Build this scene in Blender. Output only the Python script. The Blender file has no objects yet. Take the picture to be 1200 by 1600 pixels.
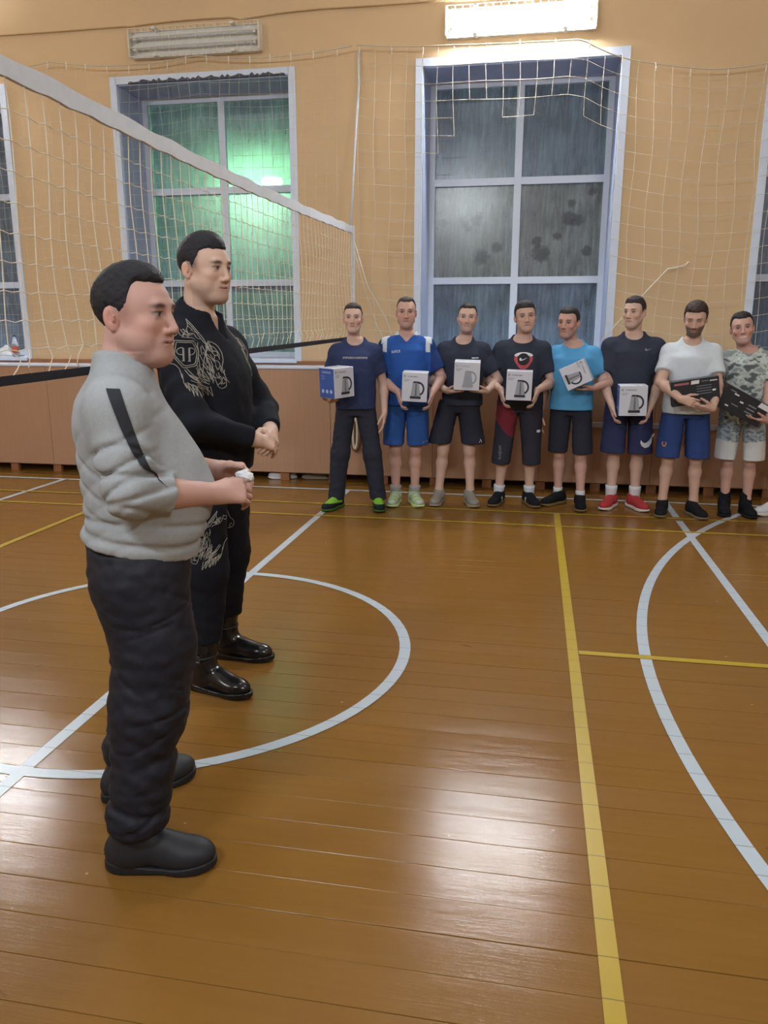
import bpy, math, random
import numpy as np
from mathutils import Vector, Matrix

scene = bpy.context.scene
COL = scene.collection
random.seed(7)
rng = np.random.default_rng(11)

# ------------------------------------------------------------------ camera
CAM_H = 1.52
FPX, PITCH, ROLL, YAW = 1226.5, 0.22957, 0.0011, 0.18522
_fw = Vector((-math.sin(YAW) * math.cos(PITCH), math.cos(YAW) * math.cos(PITCH), -math.sin(PITCH)))
_r0 = Vector((math.cos(YAW), math.sin(YAW), 0))
_u0 = _r0.cross(_fw)
_r = _r0 * math.cos(ROLL) + _u0 * math.sin(ROLL)
_u = -_r0 * math.sin(ROLL) + _u0 * math.cos(ROLL)
cam_data = bpy.data.cameras.new('camera')
cam = bpy.data.objects.new('camera', cam_data)
COL.objects.link(cam)
m = Matrix((_r, _u, -_fw)).transposed().to_4x4()
m.translation = (0, 0, CAM_H)
cam.matrix_world = m
cam_data.sensor_fit = 'VERTICAL'
cam_data.sensor_height = 36.0
cam_data.sensor_width = 27.0
cam_data.lens = FPX * 36.0 / 1600.0
cam_data.clip_start = 0.05
cam_data.clip_end = 100
scene.camera = cam

# ------------------------------------------------------------------ world and exposure
world = bpy.data.worlds.new('night')
scene.world = world
world.use_nodes = True
world.node_tree.nodes['Background'].inputs[0].default_value = (0.012, 0.018, 0.03, 1)
world.node_tree.nodes['Background'].inputs[1].default_value = 1.0
vs = scene.view_settings
vs.view_transform = 'Standard'
vs.look = 'None'
vs.gamma = 1.0
vs.use_curve_mapping = False
vs.exposure = 0.25
TUBE_W = 360.0        # emission of the lit fluorescent tubes
FAR_LAMP_W = 95.0    # watts of each lamp on the wall opposite the windows
CEIL_LAMP_W = 30.0   # watts of each ceiling lamp

# lamps on the opposite wall and the ceiling (fixtures built further down)
ROOM_X0, ROOM_X1, ROOM_Y0, WALL_Y, CEIL_Z = -9.2, 5.8, -1.4, 8.0, 5.6
FAR_LAMPS = [(-6.4, 4.2), (-1.7, 4.2), (3.0, 4.2)]
CEIL_LAMPS = [(-5.0, 3.4), (-0.9, 3.4), (3.2, 3.4)]
def area_light(name, loc, rot, sx, sy, watts, col=(0.90, 0.96, 1.0)):
    d = bpy.data.lights.new(name, 'AREA')
    d.shape = 'RECTANGLE'; d.size = sx; d.size_y = sy; d.energy = watts; d.color = col
    o = bpy.data.objects.new(name, d); COL.objects.link(o)
    o.location = loc; o.rotation_euler = rot
    return o
for lx, lz in FAR_LAMPS:
    area_light('wall_lamp_light', (lx, ROOM_Y0 + 0.17, lz), (math.radians(62), 0, 0), 1.25, 0.18, FAR_LAMP_W)
for lx, ly in CEIL_LAMPS:
    area_light('ceiling_lamp_light', (lx, ly, CEIL_Z - 0.14), (0, 0, 0), 1.25, 0.2, CEIL_LAMP_W)

# ------------------------------------------------------------------ helpers
def lin(c):
    """sRGB 0-255 to linear"""
    out = []
    for v in c[:3]:
        v = v / 255.0
        out.append(v / 12.92 if v <= 0.04045 else ((v + 0.055) / 1.055) ** 2.4)
    return tuple(out)

class NT:
    """small node-tree builder"""
    def __init__(s, name):
        s.m = bpy.data.materials.new(name); s.m.use_nodes = True
        s.t = s.m.node_tree; s.b = s.t.nodes['Principled BSDF']; s.out = s.t.nodes['Material Output']
    def n(s, ty, **kw):
        n = s.t.nodes.new(ty)
        for k, v in kw.items():
            if k.startswith('i_'):
                key = k[2:]
                n.inputs[int(key) if key.isdigit() else key].default_value = v
            else:
                setattr(n, k, v)
        return n
    def l(s, a, b):
        s.t.links.new(a, b)
    def math(s, op, a, b=None, c=None, clamp=False):
        n = s.t.nodes.new('ShaderNodeMath'); n.operation = op; n.use_clamp = clamp
        for i, v in enumerate((a, b, c)):
            if v is None: continue
            if isinstance(v, (int, float)): n.inputs[i].default_value = v
            else: s.l(v, n.inputs[i])
        return n.outputs[0]
    def mix(s, fac, a, b, blend='MIX'):
        n = s.t.nodes.new('ShaderNodeMix'); n.data_type = 'RGBA'; n.blend_type = blend
        for sock, v in ((n.inputs[0], fac), (n.inputs[6], a), (n.inputs[7], b)):
            if isinstance(v, (int, float)): sock.default_value = v
            elif isinstance(v, tuple): sock.default_value = (v[0], v[1], v[2], 1)
            else: s.l(v, sock)
        return n.outputs[2]
    def ramp(s, fac, stops):
        n = s.t.nodes.new('ShaderNodeValToRGB'); e = n.color_ramp.elements
        while len(e) < len(stops): e.new(0.5)
        for i, (p, c) in enumerate(stops):
            e[i].position = p
            e[i].color = (c[0], c[1], c[2], 1) if isinstance(c, tuple) else (c, c, c, 1)
        s.l(fac, n.inputs[0]); return n.outputs[0]
    def coords(s, kind='Object', scale=(1, 1, 1)):
        if kind == 'World':
            o = s.n('ShaderNodeNewGeometry').outputs['Position']
        else:
            o = s.n('ShaderNodeTexCoord').outputs[kind]
        mp = s.n('ShaderNodeMapping'); mp.inputs['Scale'].default_value = scale
        s.l(o, mp.inputs[0]); return mp.outputs[0]
    def noise(s, vec, scale=5.0, detail=3.0, rough=0.5, dist=0.0):
        n = s.n('ShaderNodeTexNoise', i_Scale=scale, i_Detail=detail, i_Roughness=rough, i_Distortion=dist)
        s.l(vec, n.inputs['Vector']); return n.outputs['Fac']
    def bump(s, h, strength=0.2, dist=0.01):
        n = s.n('ShaderNodeBump', i_Strength=strength, i_Distance=dist)
        s.l(h, n.inputs['Height']); s.l(n.outputs[0], s.b.inputs['Normal'])
    def set(s, base=None, rough=None, spec=None, metal=None, **kw):
        for key, v in (('Base Color', base), ('Roughness', rough), ('Specular IOR Level', spec), ('Metallic', metal)):
            if v is None: continue
            if isinstance(v, tuple): s.b.inputs[key].default_value = (v[0], v[1], v[2], 1)
            elif isinstance(v, (int, float)): s.b.inputs[key].default_value = v
            else: s.l(v, s.b.inputs[key])
        for k, v in kw.items():
            s.b.inputs[k.replace('_', ' ')].default_value = v
        return s.m

MATS = {}
def plain(name, c, rough=0.6, spec=0.4, metal=0.0, var=0.12, scale=30.0, bump=0.0):
    """one-colour procedural material with a little mottling"""
    if name in MATS: return MATS[name]
    t = NT(name); c = lin(c)
    v = t.coords('Object')
    f = t.noise(v, scale, 3)
    t.set(t.mix(f, tuple(x * (1 - var) for x in c), tuple(min(1, x * (1 + var)) for x in c)), rough, spec, metal)
    if bump: t.bump(f, bump, 0.004)
    MATS[name] = t.m
    return t.m

class MB:
    def __init__(s): s.v = []; s.f = []
    def add(s, v, f):
        o = len(s.v); s.v += [tuple(p) for p in v]; s.f += [tuple(i + o for i in q) for q in f]; return s
    def box(s, x0, x1, y0, y1, z0, z1, bev=0.0):
        if bev <= 0:
            v = [(x, y, z) for x in (x0, x1) for y in (y0, y1) for z in (z0, z1)]
            return s.add(v, [(0, 1, 3, 2), (4, 6, 7, 5), (0, 4, 5, 1), (2, 3, 7, 6), (0, 2, 6, 4), (1, 5, 7, 3)])
        # chamfered box: three quads per corner family
        import bmesh
        bm = bmesh.new()
        bmesh.ops.create_cube(bm, size=1)
        bmesh.ops.scale(bm, vec=(x1 - x0, y1 - y0, z1 - z0), verts=bm.verts)
        bmesh.ops.translate(bm, vec=((x0 + x1) / 2, (y0 + y1) / 2, (z0 + z1) / 2), verts=bm.verts)
        bmesh.ops.bevel(bm, geom=list(bm.edges), offset=bev, segments=1, affect='EDGES')
        bm.verts.index_update()
        s.add([q.co[:] for q in bm.verts], [tuple(q.index for q in f.verts) for f in bm.faces])
        bm.free(); return s
    def tube(s, pts, r, n=6, cap=True, closed=False):
        pts = [Vector(p) for p in pts]; rs = r if isinstance(r, (list, tuple)) else [r] * len(pts)
        rings = []; up = None
        for i, p in enumerate(pts):
            if closed: d = pts[(i + 1) % len(pts)] - pts[i - 1]
            else: d = pts[min(i + 1, len(pts) - 1)] - pts[max(i - 1, 0)]
            d.normalize()
            if up is None:
                up = Vector((0, 0, 1)) if abs(d.z) < 0.9 else Vector((1, 0, 0))
            a = d.cross(up); a.normalize(); b = a.cross(d); up = b
            rings.append([p + (a * math.cos(2 * math.pi * k / n) + b * math.sin(2 * math.pi * k / n)) * rs[i] for k in range(n)])
        v = [q for ring in rings for q in ring]; f = []
        m_ = len(pts)
        for i in range(m_ if closed else m_ - 1):
            j = (i + 1) % m_
            for k in range(n):
                f.append((i * n + k, i * n + (k + 1) % n, j * n + (k + 1) % n, j * n + k))
        if cap and not closed:
            f.append(tuple(range(n - 1, -1, -1))); f.append(tuple((m_ - 1) * n + k for k in range(n)))
        return s.add(v, f)
    def lathe(s, prof, n=16, c=(0, 0, 0)):
        v = []; f = []
        for (r, z) in prof:
            for k in range(n):
                a = 2 * math.pi * k / n; v.append((c[0] + r * math.cos(a), c[1] + r * math.sin(a), c[2] + z))
        for i in range(len(prof) - 1):
            for k in range(n):
                f.append((i * n + k, i * n + (k + 1) % n, (i + 1) * n + (k + 1) % n, (i + 1) * n + k))
        f.append(tuple(range(n - 1, -1, -1))); f.append(tuple((len(prof) - 1) * n + k for k in range(n)))
        return s.add(v, f)
    def mesh(s, name, mat=None, smooth=False):
        me = bpy.data.meshes.new(name); me.from_pydata(s.v, [], s.f); me.update()
        if mat: me.materials.append(mat)
        if smooth: me.polygons.foreach_set('use_smooth', [True] * len(me.polygons))
        return me
    def build(s, name, mat, parent=None, smooth=False):
        o = bpy.data.objects.new(name, s.mesh(name, mat, smooth)); COL.objects.link(o)
        if parent: o.parent = parent
        return o

def obj(name, me, parent=None, loc=None, rot=None, scale=None):
    o = bpy.data.objects.new(name, me); COL.objects.link(o)
    if parent: o.parent = parent
    if loc is not None: o.location = loc
    if rot is not None: o.rotation_euler = rot
    if scale is not None: o.scale = scale
    return o
def tag(o, label=None, cat=None, group=None, kind=None):
    for k, v in (('label', label), ('category', cat), ('group', group), ('kind', kind)):
        if v: o[k] = v
    return o
def empty(name, loc, rz=0):
    o = bpy.data.objects.new(name, None); COL.objects.link(o)
    o.location = loc; o.rotation_euler = (0, 0, rz); o.empty_display_size = 0.1
    return o
def structure(o): o['kind'] = 'structure'; return o

# ================================================================== materials of the room
def mat_wall(name, c):
    t = NT(name); v = t.coords('World')
    a = t.noise(v, 1.1, 4, 0.6); b = t.noise(v, 60, 2)
    c = lin(c)
    col = t.mix(a, tuple(x * 0.9 for x in c), tuple(x * 1.08 for x in c))
    t.set(col, 0.75, 0.25); t.bump(b, 0.08, 0.003)
    return t.m
M_WALL = mat_wall('ochre_wall_paint', (206, 178, 141))
M_CEIL = mat_wall('ceiling_whitewash', (214, 208, 196))
M_TRIM = plain('white_gloss_trim', (204, 216, 236), 0.4, 0.4, var=0.05, scale=8)
M_REVEAL = plain('blue_grey_reveal_paint', (164, 176, 204), 0.55, 0.3, var=0.08, scale=5)
M_FRAME = plain('white_window_frame', (200, 210, 226), 0.35, 0.5, var=0.04)
M_SLAB = plain('dark_floor_void', (58, 38, 22), 0.9)
PITCH_B = 0.13
ROWS0 = ROOM_Y0

def mat_floor():
    t = NT('ochre_painted_floorboards')
    w = t.coords('World')
    g = t.noise(t.coords('World', (0.7, 9, 1)), 3.0, 5, 0.6, 0.4)
    oi = t.n('ShaderNodeObjectInfo').outputs['Random']
    big = t.noise(w, 0.55, 4, 0.6)
    c0 = lin((117, 83, 34)); c1 = lin((136, 99, 47)); c2 = lin((127, 92, 49))
    col = t.mix(g, c0, c1); col = t.mix(t.math('MULTIPLY', oi, 0.45), col, c2)
    col = t.mix(t.math('MULTIPLY', big, 0.35), col, lin((122, 85, 40)))
    # scuffs, chips and dark knots of the old boards
    sc = t.noise(t.coords('World', (1.2, 14, 1)), 7, 6, 0.72, 0.8)
    scm = t.ramp(sc, [(0.66, 0.0), (0.75, 1.0)])
    col = t.mix(t.math('MULTIPLY', scm, 0.30), col, lin((150, 120, 78)))
    kn = t.noise(t.coords('World', (1.0, 2.4, 1)), 9, 2, 0.5, 0.5)
    knm = t.ramp(kn, [(0.74, 0.0), (0.79, 1.0)])
    col = t.mix(t.math('MULTIPLY', knm, 0.55), col, lin((84, 52, 26)))
    chip = t.n('ShaderNodeTexVoronoi', i_Scale=7.0); t.l(w, chip.inputs['Vector'])
    chm = t.math('LESS_THAN', chip.outputs['Distance'], 0.035)
    keep = t.n('ShaderNodeSeparateColor'); t.l(chip.outputs['Color'], keep.inputs[0])
    chm = t.math('MULTIPLY', chm, t.math('GREATER_THAN', keep.outputs[0], 0.6))
    col = t.mix(t.math('MULTIPLY', chm, 0.5), col, lin((196, 172, 136)))
    ro = t.math('MULTIPLY_ADD', g, 0.14, 0.055)
    ro = t.math('ADD', ro, t.math('MULTIPLY', oi, 0.06))
    t.set(col, ro, 0.17)
    fine = t.noise(t.coords('World', (2.0, 26, 1)), 5, 5, 0.65, 0.6)
    wav = t.noise(t.coords('World', (1.0, 5, 1)), 2.2, 2)
    t.bump(t.math('ADD', t.math('MULTIPLY', fine, 0.35), wav), 0.16, 0.008)
    return t.m
M_FLOOR = mat_floor()

def mat_line(name, c):
    t = NT(name); c = lin(c); w = t.coords('World')
    n = t.noise(w, 9, 5, 0.7)
    col = t.mix(t.math('MULTIPLY', n, 0.5), c, tuple(x * 0.78 for x in c))
    sep = t.n('ShaderNodeSeparateXYZ'); t.l(w, sep.inputs[0])
    ph = t.math('FRACT', t.math('DIVIDE', t.math('SUBTRACT', sep.outputs[1], ROWS0), PITCH_B))
    j = t.math('GREATER_THAN', t.math('ABSOLUTE', t.math('SUBTRACT', ph, 0.5)), 0.488)
    col = t.mix(t.math('MULTIPLY', j, 0.75), col, lin((70, 62, 52)))
    t.set(col, 0.32, 0.45); return t.m
M_WHITE_LINE = mat_line('white_court_paint', (180, 194, 206))
M_YELLOW_LINE = mat_line('yellow_court_paint', (176, 150, 42))

def mat_panel():
    t = NT('brown_laminate_panel')
    g = t.noise(t.coords('World', (16, 16, 0.7)), 3, 5, 0.6)
    oi = t.n('ShaderNodeObjectInfo').outputs['Random']
    col = t.mix(g, lin((170, 134, 109)), lin((186, 150, 124)))
    col = t.mix(t.math('MULTIPLY', oi, 0.4), col, lin((170, 130, 104)))
    t.set(col, 0.42, 0.4); return t.m
M_PANEL = mat_panel()
M_POST = plain('worn_brown_batten', (150, 100, 66), 0.6, var=0.25, scale=14)

# ================================================================== floor with its boards and court lines
floor = structure(MB().box(ROOM_X0, ROOM_X1, ROOM_Y0, WALL_Y + 0.6, -0.12, -0.022).build('floor', M_SLAB))
def board_mesh(length):
    b = MB(); w = PITCH_B - 0.0014; L = length - 0.0016; e = 0.0009
    prof = [(-w / 2, -0.022), (-w / 2, -e), (-w / 2 + e, 0), (w / 2 - e, 0), (w / 2, -e), (w / 2, -0.022)]
    v = [(x, y, z) for x in (-L / 2, L / 2) for (y, z) in prof]; n = len(prof)
    f = [(i, i + n, (i + 1) % n + n, (i + 1) % n) for i in range(n)] + [tuple(range(n)), tuple(range(2 * n - 1, n - 1, -1))]
    b.add(v, f); return b.mesh('plank', M_FLOOR)
LENS = (15.0,)
BM = {L: board_mesh(L) for L in LENS}
row_patterns = [(15.0,)]
rows = int((7.98 - ROOM_Y0) / PITCH_B)
for i in range(rows):
    x = ROOM_X0
    for L in row_patterns[(i * 3 + i // 5) % len(row_patterns)]:
        tilt = random.gauss(0, 0.0012)
        obj('plank', BM[L], floor, (x + L / 2, ROWS0 + PITCH_B * (i + 0.5), random.uniform(-0.0006, 0.0)), (tilt, random.gauss(0, 0.0003), 0))
        x += L

LZ = 0.0014
def strip(pts, w, mat, name, z=LZ):
    """a painted stripe following a polyline on the floor"""
    b = MB(); P = [Vector((p[0], p[1])) for p in pts]; v = []
    for i, p in enumerate(P):
        d = (P[min(i + 1, len(P) - 1)] - P[max(i - 1, 0)]).normalized(); nrm = Vector((-d.y, d.x))
        a = p + nrm * w / 2; c = p - nrm * w / 2
        v += [(a.x, a.y, z), (c.x, c.y, z)]
    b.add(v, [(2 * i, 2 * i + 1, 2 * i + 3, 2 * i + 2) for i in range(len(P) - 1)])
    return b.build(name, mat, floor)
CX, CY = -1.71, 3.37
strip([(ROOM_X0 + .8, 7.24), (ROOM_X1 - .8, 7.24)], 0.050, M_WHITE_LINE, 'white_side_line')
strip([(CX, -0.5), (CX, 7.212)], 0.053, M_WHITE_LINE, 'white_centre_line', LZ + .0004)
strip([(1.215, -0.5), (1.215, 7.212)], 0.053, M_WHITE_LINE, 'white_cross_line', LZ + .0002)
strip([(-4.717, -0.5), (-4.717, 7.212)], 0.053, M_WHITE_LINE, 'white_cross_line', LZ + .0002)
strip([(CX + 1.165 * math.cos(a), CY + 1.165 * math.sin(a)) for a in np.linspace(0, 2 * math.pi, 97)], 0.053, M_WHITE_LINE, 'white_centre_circle', LZ + .0008)
strip([(6.34 - 5.765 * math.cos(a), CY + 5.765 * math.sin(a)) for a in np.linspace(-0.735, 0.735, 64)], 0.053, M_WHITE_LINE, 'white_arc_line', LZ + .0008)
strip([(-8.4, 6.61), (5.0, 6.61)], 0.035, M_YELLOW_LINE, 'yellow_side_line', LZ + .0012)
strip([(-8.4, 6.16), (5.0, 6.16)], 0.04, M_YELLOW_LINE, 'yellow_side_line', LZ + .0012)
strip([(0.245, 0.2), (0.245, 6.60)], 0.050, M_YELLOW_LINE, 'yellow_attack_line', LZ + .0016)
strip([(-3.69, 0.2), (-3.69, 6.14)], 0.050, M_YELLOW_LINE, 'yellow_attack_line', LZ + .0016)
strip([(0.273, 3.64), (5.0, 3.64)], 0.045, M_YELLOW_LINE, 'yellow_cross_line', LZ + .0016)

# ================================================================== walls and ceiling
WIN_C = [-6.435, -3.335, -0.235, 2.86]       # centres of the window openings
OW, OZ0, OZ1 = 1.80, 1.20, 3.90              # opening width, sill and head
WT = 0.62                                    # wall thickness
wb = MB()
edges = [ROOM_X0]
for c in WIN_C: edges += [c - OW / 2, c + OW / 2]
edges.append(ROOM_X1)
wb.box(ROOM_X0, ROOM_X1, WALL_Y, WALL_Y + WT, 0, OZ0)
wb.box(ROOM_X0, ROOM_X1, WALL_Y, WALL_Y + WT, OZ1, CEIL_Z)
for i in range(0, len(edges), 2):
    wb.box(edges[i], edges[i + 1], WALL_Y, WALL_Y + WT, OZ0, OZ1)
structure(wb.build('wall_back', M_WALL))
structure(MB().box(ROOM_X0 - .2, ROOM_X0, ROOM_Y0, WALL_Y + WT, 0, CEIL_Z).build('wall_left', M_WALL))
structure(MB().box(ROOM_X1, ROOM_X1 + .2, ROOM_Y0, WALL_Y + WT, 0, CEIL_Z).build('wall_right', M_WALL))
structure(MB().box(ROOM_X0 - .2, ROOM_X1 + .2, ROOM_Y0 - .2, ROOM_Y0, 0, CEIL_Z).build('wall_front', M_WALL))
structure(MB().box(ROOM_X0 - .2, ROOM_X1 + .2, ROOM_Y0 - .2, WALL_Y + WT, CEIL_Z, CEIL_Z + .1).build('ceiling', M_CEIL))

# ------------------------------------------------------------------ windows
def mat_pane(name, haze, spots=(), streak=1.0, thick=0.5):
    """misted glass: scattering dew over clear glass, wiped spots let the dark through"""
    t = NT(name); o = t.coords('Object')
    a = t.noise(t.coords('Object', (7, 1, 0.8)), 3.0, 5, 0.65, 0.6)
    b = t.noise(o, 2.2, 3, 0.55)
    drops = t.noise(t.coords('Object', (60, 1, 26)), 2.0, 2, 0.5)
    f = t.math('MULTIPLY', t.ramp(a, [(0.3, 0.35), (0.68, 1.0)]), t.ramp(b, [(0.3, 0.45), (0.7, 1.0)]))
    f = t.math('MULTIPLY', f, t.math('MULTIPLY_ADD', drops, 0.5, 0.72))
    for (sx, sz, r) in spots:
        sep = t.n('ShaderNodeVectorMath', operation='DISTANCE'); t.l(o, sep.inputs[0]); sep.inputs[1].default_value = (sx, 0, sz)
        d = t.math('ADD', sep.outputs['Value'], t.math('MULTIPLY', t.math('SUBTRACT', t.noise(o, 22, 3), 0.5), r * 1.3))
        k = t.math('SUBTRACT', 1.0, t.math('DIVIDE', t.math('SUBTRACT', d, r * 0.55), r * 0.5), clamp=True)
        k.node.use_clamp = True
        f = t.math('MULTIPLY', f, t.math('SUBTRACT', 1.0, t.math('MULTIPLY', k, 0.72)))
    f = t.math('MULTIPLY', f, thick)
    dif = t.n('ShaderNodeBsdfDiffuse'); dif.inputs[0].default_value = (*lin(haze), 1)
    tra = t.n('ShaderNodeBsdfTranslucent'); tra.inputs[0].default_value = (0.8, 0.86, 0.84, 1)
    m1 = t.n('ShaderNodeMixShader', i_0=0.5); t.l(dif.outputs[0], m1.inputs[1]); t.l(tra.outputs[0], m1.inputs[2])
    clr = t.n('ShaderNodeBsdfRefraction', i_Roughness=0.16, i_IOR=1.02); clr.inputs[0].default_value = (0.75, 0.82, 0.82, 1)
    m2 = t.n('ShaderNodeMixShader'); t.l(f, m2.inputs[0]); t.l(clr.outputs[0], m2.inputs[1]); t.l(m1.outputs[0], m2.inputs[2])
    gl = t.n('ShaderNodeBsdfGlossy', i_Roughness=0.22); gl.inputs[0].default_value = (1, 1, 1, 1)
    fr = t.n('ShaderNodeFresnel', i_IOR=1.5)
    m3 = t.n('ShaderNodeMixShader'); t.l(fr.outputs[0], m3.inputs[0]); t.l(m2.outputs[0], m3.inputs[1]); t.l(gl.outputs[0], m3.inputs[2])
    t.l(m3.outputs[0], t.out.inputs[0])
    return t.m
M_PANE = mat_pane('misted_night_glass', (154, 178, 212), thick=0.9)
FY = WALL_Y + 0.50       # inner face of the window frames
def window(idx, c):
    root = empty('window_%d' % idx, (c, WALL_Y, OZ0)); structure(root)
    hw = OW / 2; H = OZ1 - OZ0
    # flat trim on the wall face round the opening
    b = MB(); tw = 0.065
    b.box(-hw - tw, -hw + .004, -.016, .01, -0.02, H + tw); b.box(hw - .004, hw + tw, -.016, .01, -0.02, H + tw)
    b.box(-hw, hw, -.016, .01, H - .004, H + tw)
    b.build('window_trim', M_TRIM, root)
    # painted reveal lining
    b = MB()
    b.box(-hw - .002, -hw + .012, .01, WT, 0, H); b.box(hw - .012, hw + .002, .01, WT, 0, H); b.box(-hw, hw, .01, WT, H - .014, H + .002)
    b.build('window_reveal', M_REVEAL, root)
    MB().box(-hw - .02, hw + .02, -.05, 0.50, -0.03, 0.012, .006).build('window_sill', M_TRIM, root)
    # frame bars: outer members, one mullion, two transoms
    y0, y1 = 0.50, 0.575; b = MB(); fo = 0.055
    x0, x1, z0, z1 = -hw + .012, hw - .012, 0.012, H - .014
    b.box(x0, x0 + fo, y0, y1, z0, z1); b.box(x1 - fo, x1, y0, y1, z0, z1)
    b.box(x0, x1, y0 + .001, y1 - .001, z0, z0 + fo); b.box(x0, x1, y0 + .001, y1 - .001, z1 - fo, z1)
    T = [2.005 - OZ0, 2.96 - OZ0]; mw = 0.036
    b.box(-mw, mw, y0 - .004, y1, z0, z1)
    for tz in T: b.box(x0, x1, y0 - .002, y1 - .003, tz - .034, tz + .034)
    b.build('window_frame', M_FRAME, root)
    zz = [z0 + fo] + [q for tz in T for q in (tz - .034, tz + .034)] + [z1 - fo]
    k = 0
    for zi in range(0, 6, 2):
        for (a, e) in ((x0 + fo, -mw), (mw, x1 - fo)):
            w, h = e - a, zz[zi + 1] - zz[zi]
            mt = M_PANE
            if idx == 3 and zi == 2:
                if a < 0: mt = mat_pane('misted_glass_wiped', (176, 186, 194), [(-.06, .05, .05), (-.1, .1, .06), (.03, .12, .07), (.06, .15, .05), (.09, -.24, .09), (.25, -.15, .06), (-.3, .1, .05)], thick=0.95)
                else: mt = mat_pane('misted_glass_finger_marks', (176, 186, 194), [(-.22, -.1, .06), (-.18, -.22, .1), (.08, .12, .08), (.17, .1, .07), (.1, .26, .05), (.28, -.2, .06), (.3, .37, .05), (-.02, -.05, .05)], thick=0.95)
            p = MB().box(-w / 2 - .004, w / 2 + .004, -.003, .003, -h / 2 - .004, h / 2 + .004).build('pane', mt, root)
            p.location = ((a + e) / 2, (y0 + y1) / 2 + .006, (zz[zi] + zz[zi + 1]) / 2)
            k += 1
    return root
for i, c in enumerate(WIN_C): window(i + 1, c)
# broken plaster along the head of the left window
b = MB(); xs = np.linspace(-4.10, -2.47, 60); v = []
for i, x in enumerate(xs):
    h = 0.006 + 0.032 * abs(math.sin(i * 1.7) * math.sin(i * .61 + 1)) * (1 if 3 < i < 56 else .3)
    v += [(x, WALL_Y - .018, OZ1 - .004), (x, WALL_Y - .018, OZ1 + h), (x, WALL_Y + .02, OZ1 - .004), (x, WALL_Y + .02, OZ1 + h)]
f = []
for i in range(len(xs) - 1):
    a, c = 4 * i, 4 * i + 4
    f += [(a, c, c + 1, a + 1), (a + 1, c + 1, c + 3, a + 3), (a + 2, a + 3, c + 3, c + 2), (a, a + 2, c + 2, c)]
b.add(v, f); structure(b.build('trim_1', plain('broken_grey_plaster', (84, 86, 96), 0.95, var=0.4, scale=60)))

# ------------------------------------------------------------------ radiator screen under the windows
PY = 7.60
screen = empty('radiator_screen', (0, PY, 0))
tag(screen, 'long brown laminate radiator screen along the wall under the windows', 'radiator screen')
PWD = 1.03
px = ROOM_X0 + .02
pm = MB().box(-PWD / 2 + .0015, PWD / 2 - .0015, 0, .018, 0.085, 1.128, .002).mesh('panel', M_PANEL)
pm2 = MB().box(-.045, .045, .02, .06, 0, .9).mesh('batten', M_POST)
while px + PWD < ROOM_X1:
    obj('panel', pm, screen, (px + PWD / 2, 0, 0))
    obj('batten', pm2, screen, (px + 0.02, 0, 0))
    obj('batten', pm2, screen, (px + PWD * .52, 0, 0))
    px += PWD
MB().box(ROOM_X0 + .02, px, -.012, WALL_Y - PY - .025, 1.128, 1.15, .003).build('ledge', M_TRIM, screen)
structure(MB().box(ROOM_X0, ROOM_X1, WALL_Y - .02, WALL_Y, 1.15, 1.19).build('trim_2', M_POST))

# ================================================================== lamps
M_TRAY = plain('white_enamel_tray', (216, 214, 208), 0.45, 0.4, var=0.08, scale=12)
M_TUBE_OFF = plain('unlit_milky_tube', (214, 222, 230), 0.25, 0.5, var=0.03)
M_GUARD = plain('cream_wire_guard', (214, 206, 188), 0.5, 0.4, var=0.1)
t = NT('lit_fluorescent_tube'); t.set((1, 1, 1), 0.4)
t.b.inputs['Emission Color'].default_value = (0.96, 0.985, 1.0, 1); t.b.inputs['Emission Strength'].default_value = TUBE_W
M_TUBE_ON = t.m
LW, LH, LD = 1.33, 0.235, 0.11
def lamp_body(root, lit, tilt=0.0):
    """tray against the wall (local -Y is the room side), two tubes, wire guard"""
    b = MB(); hw, hh = LW / 2, LH / 2; th = .004
    b.box(-hw, hw, -.03, 0, -hh, hh)
    b.box(-hw, -hw + th, -LD, -.03, -hh, hh); b.box(hw - th, hw, -LD, -.03, -hh, hh)
    b.box(-hw, hw, -LD * .45, -.03, hh - th, hh); b.box(-hw, hw, -LD * .45, -.03, -hh, -hh + th)
    b.build('tray', M_TRAY, root)
    for z in (-.045, .045):
        MB().tube([(-.60, -.085, z), (.60, -.085, z)], .0165, 12).build('tube', M_TUBE_ON if lit else M_TUBE_OFF, root, True)
        for sx in (-1, 1):
            MB().box(sx * .615 - .015, sx * .615 + .015, -.105, -.03, z - .022, z + .022, .003).build('lamp_holder', M_TRAY, root)
    g = MB(); y = -LD - .01; r = .0028
    for k in range(20):
        x = -hw + .01 + (LW - .02) * k / 19
        g.tube([(x, -.05, hh + .006), (x, y, hh + .006), (x, y, -hh - .006), (x, -.05, -hh - .006)], r, 5)
    for z in (hh + .006, .045, -.045, -hh - .006):
        g.tube([(-hw, y, z), (hw, y, z)], r * 1.3, 5)
    for x in (-hw, hw):
        g.tube([(x, y, hh + .006), (x, y, -hh - .006)], .006, 5)
    g.build('wire_guard', M_GUARD, root)
    for x in (-.4, .4):
        for z in (-hh, hh):
            MB().box(x - .018, x + .018, y - .006, -.02, z - .012, z + .012, .003).build('guard_clip', M_TRAY, root)
LAMPS = [(-6.44, True, 'lit wall lamp with wire guard above the leftmost window'),
         (-3.35, False, 'unlit white wall lamp with wire guard above the left window'),
         (-0.25, True, 'glaring lit wall lamp above the middle window'),
         (2.85, False, 'unlit wall lamp with wire guard above the right window')]
for x, lit, lab in LAMPS:
    r = empty('wall_lamp', (x, WALL_Y - .002, 4.225)); tag(r, lab, 'lamp', 'lamps above the windows'); lamp_body(r, lit)
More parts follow.
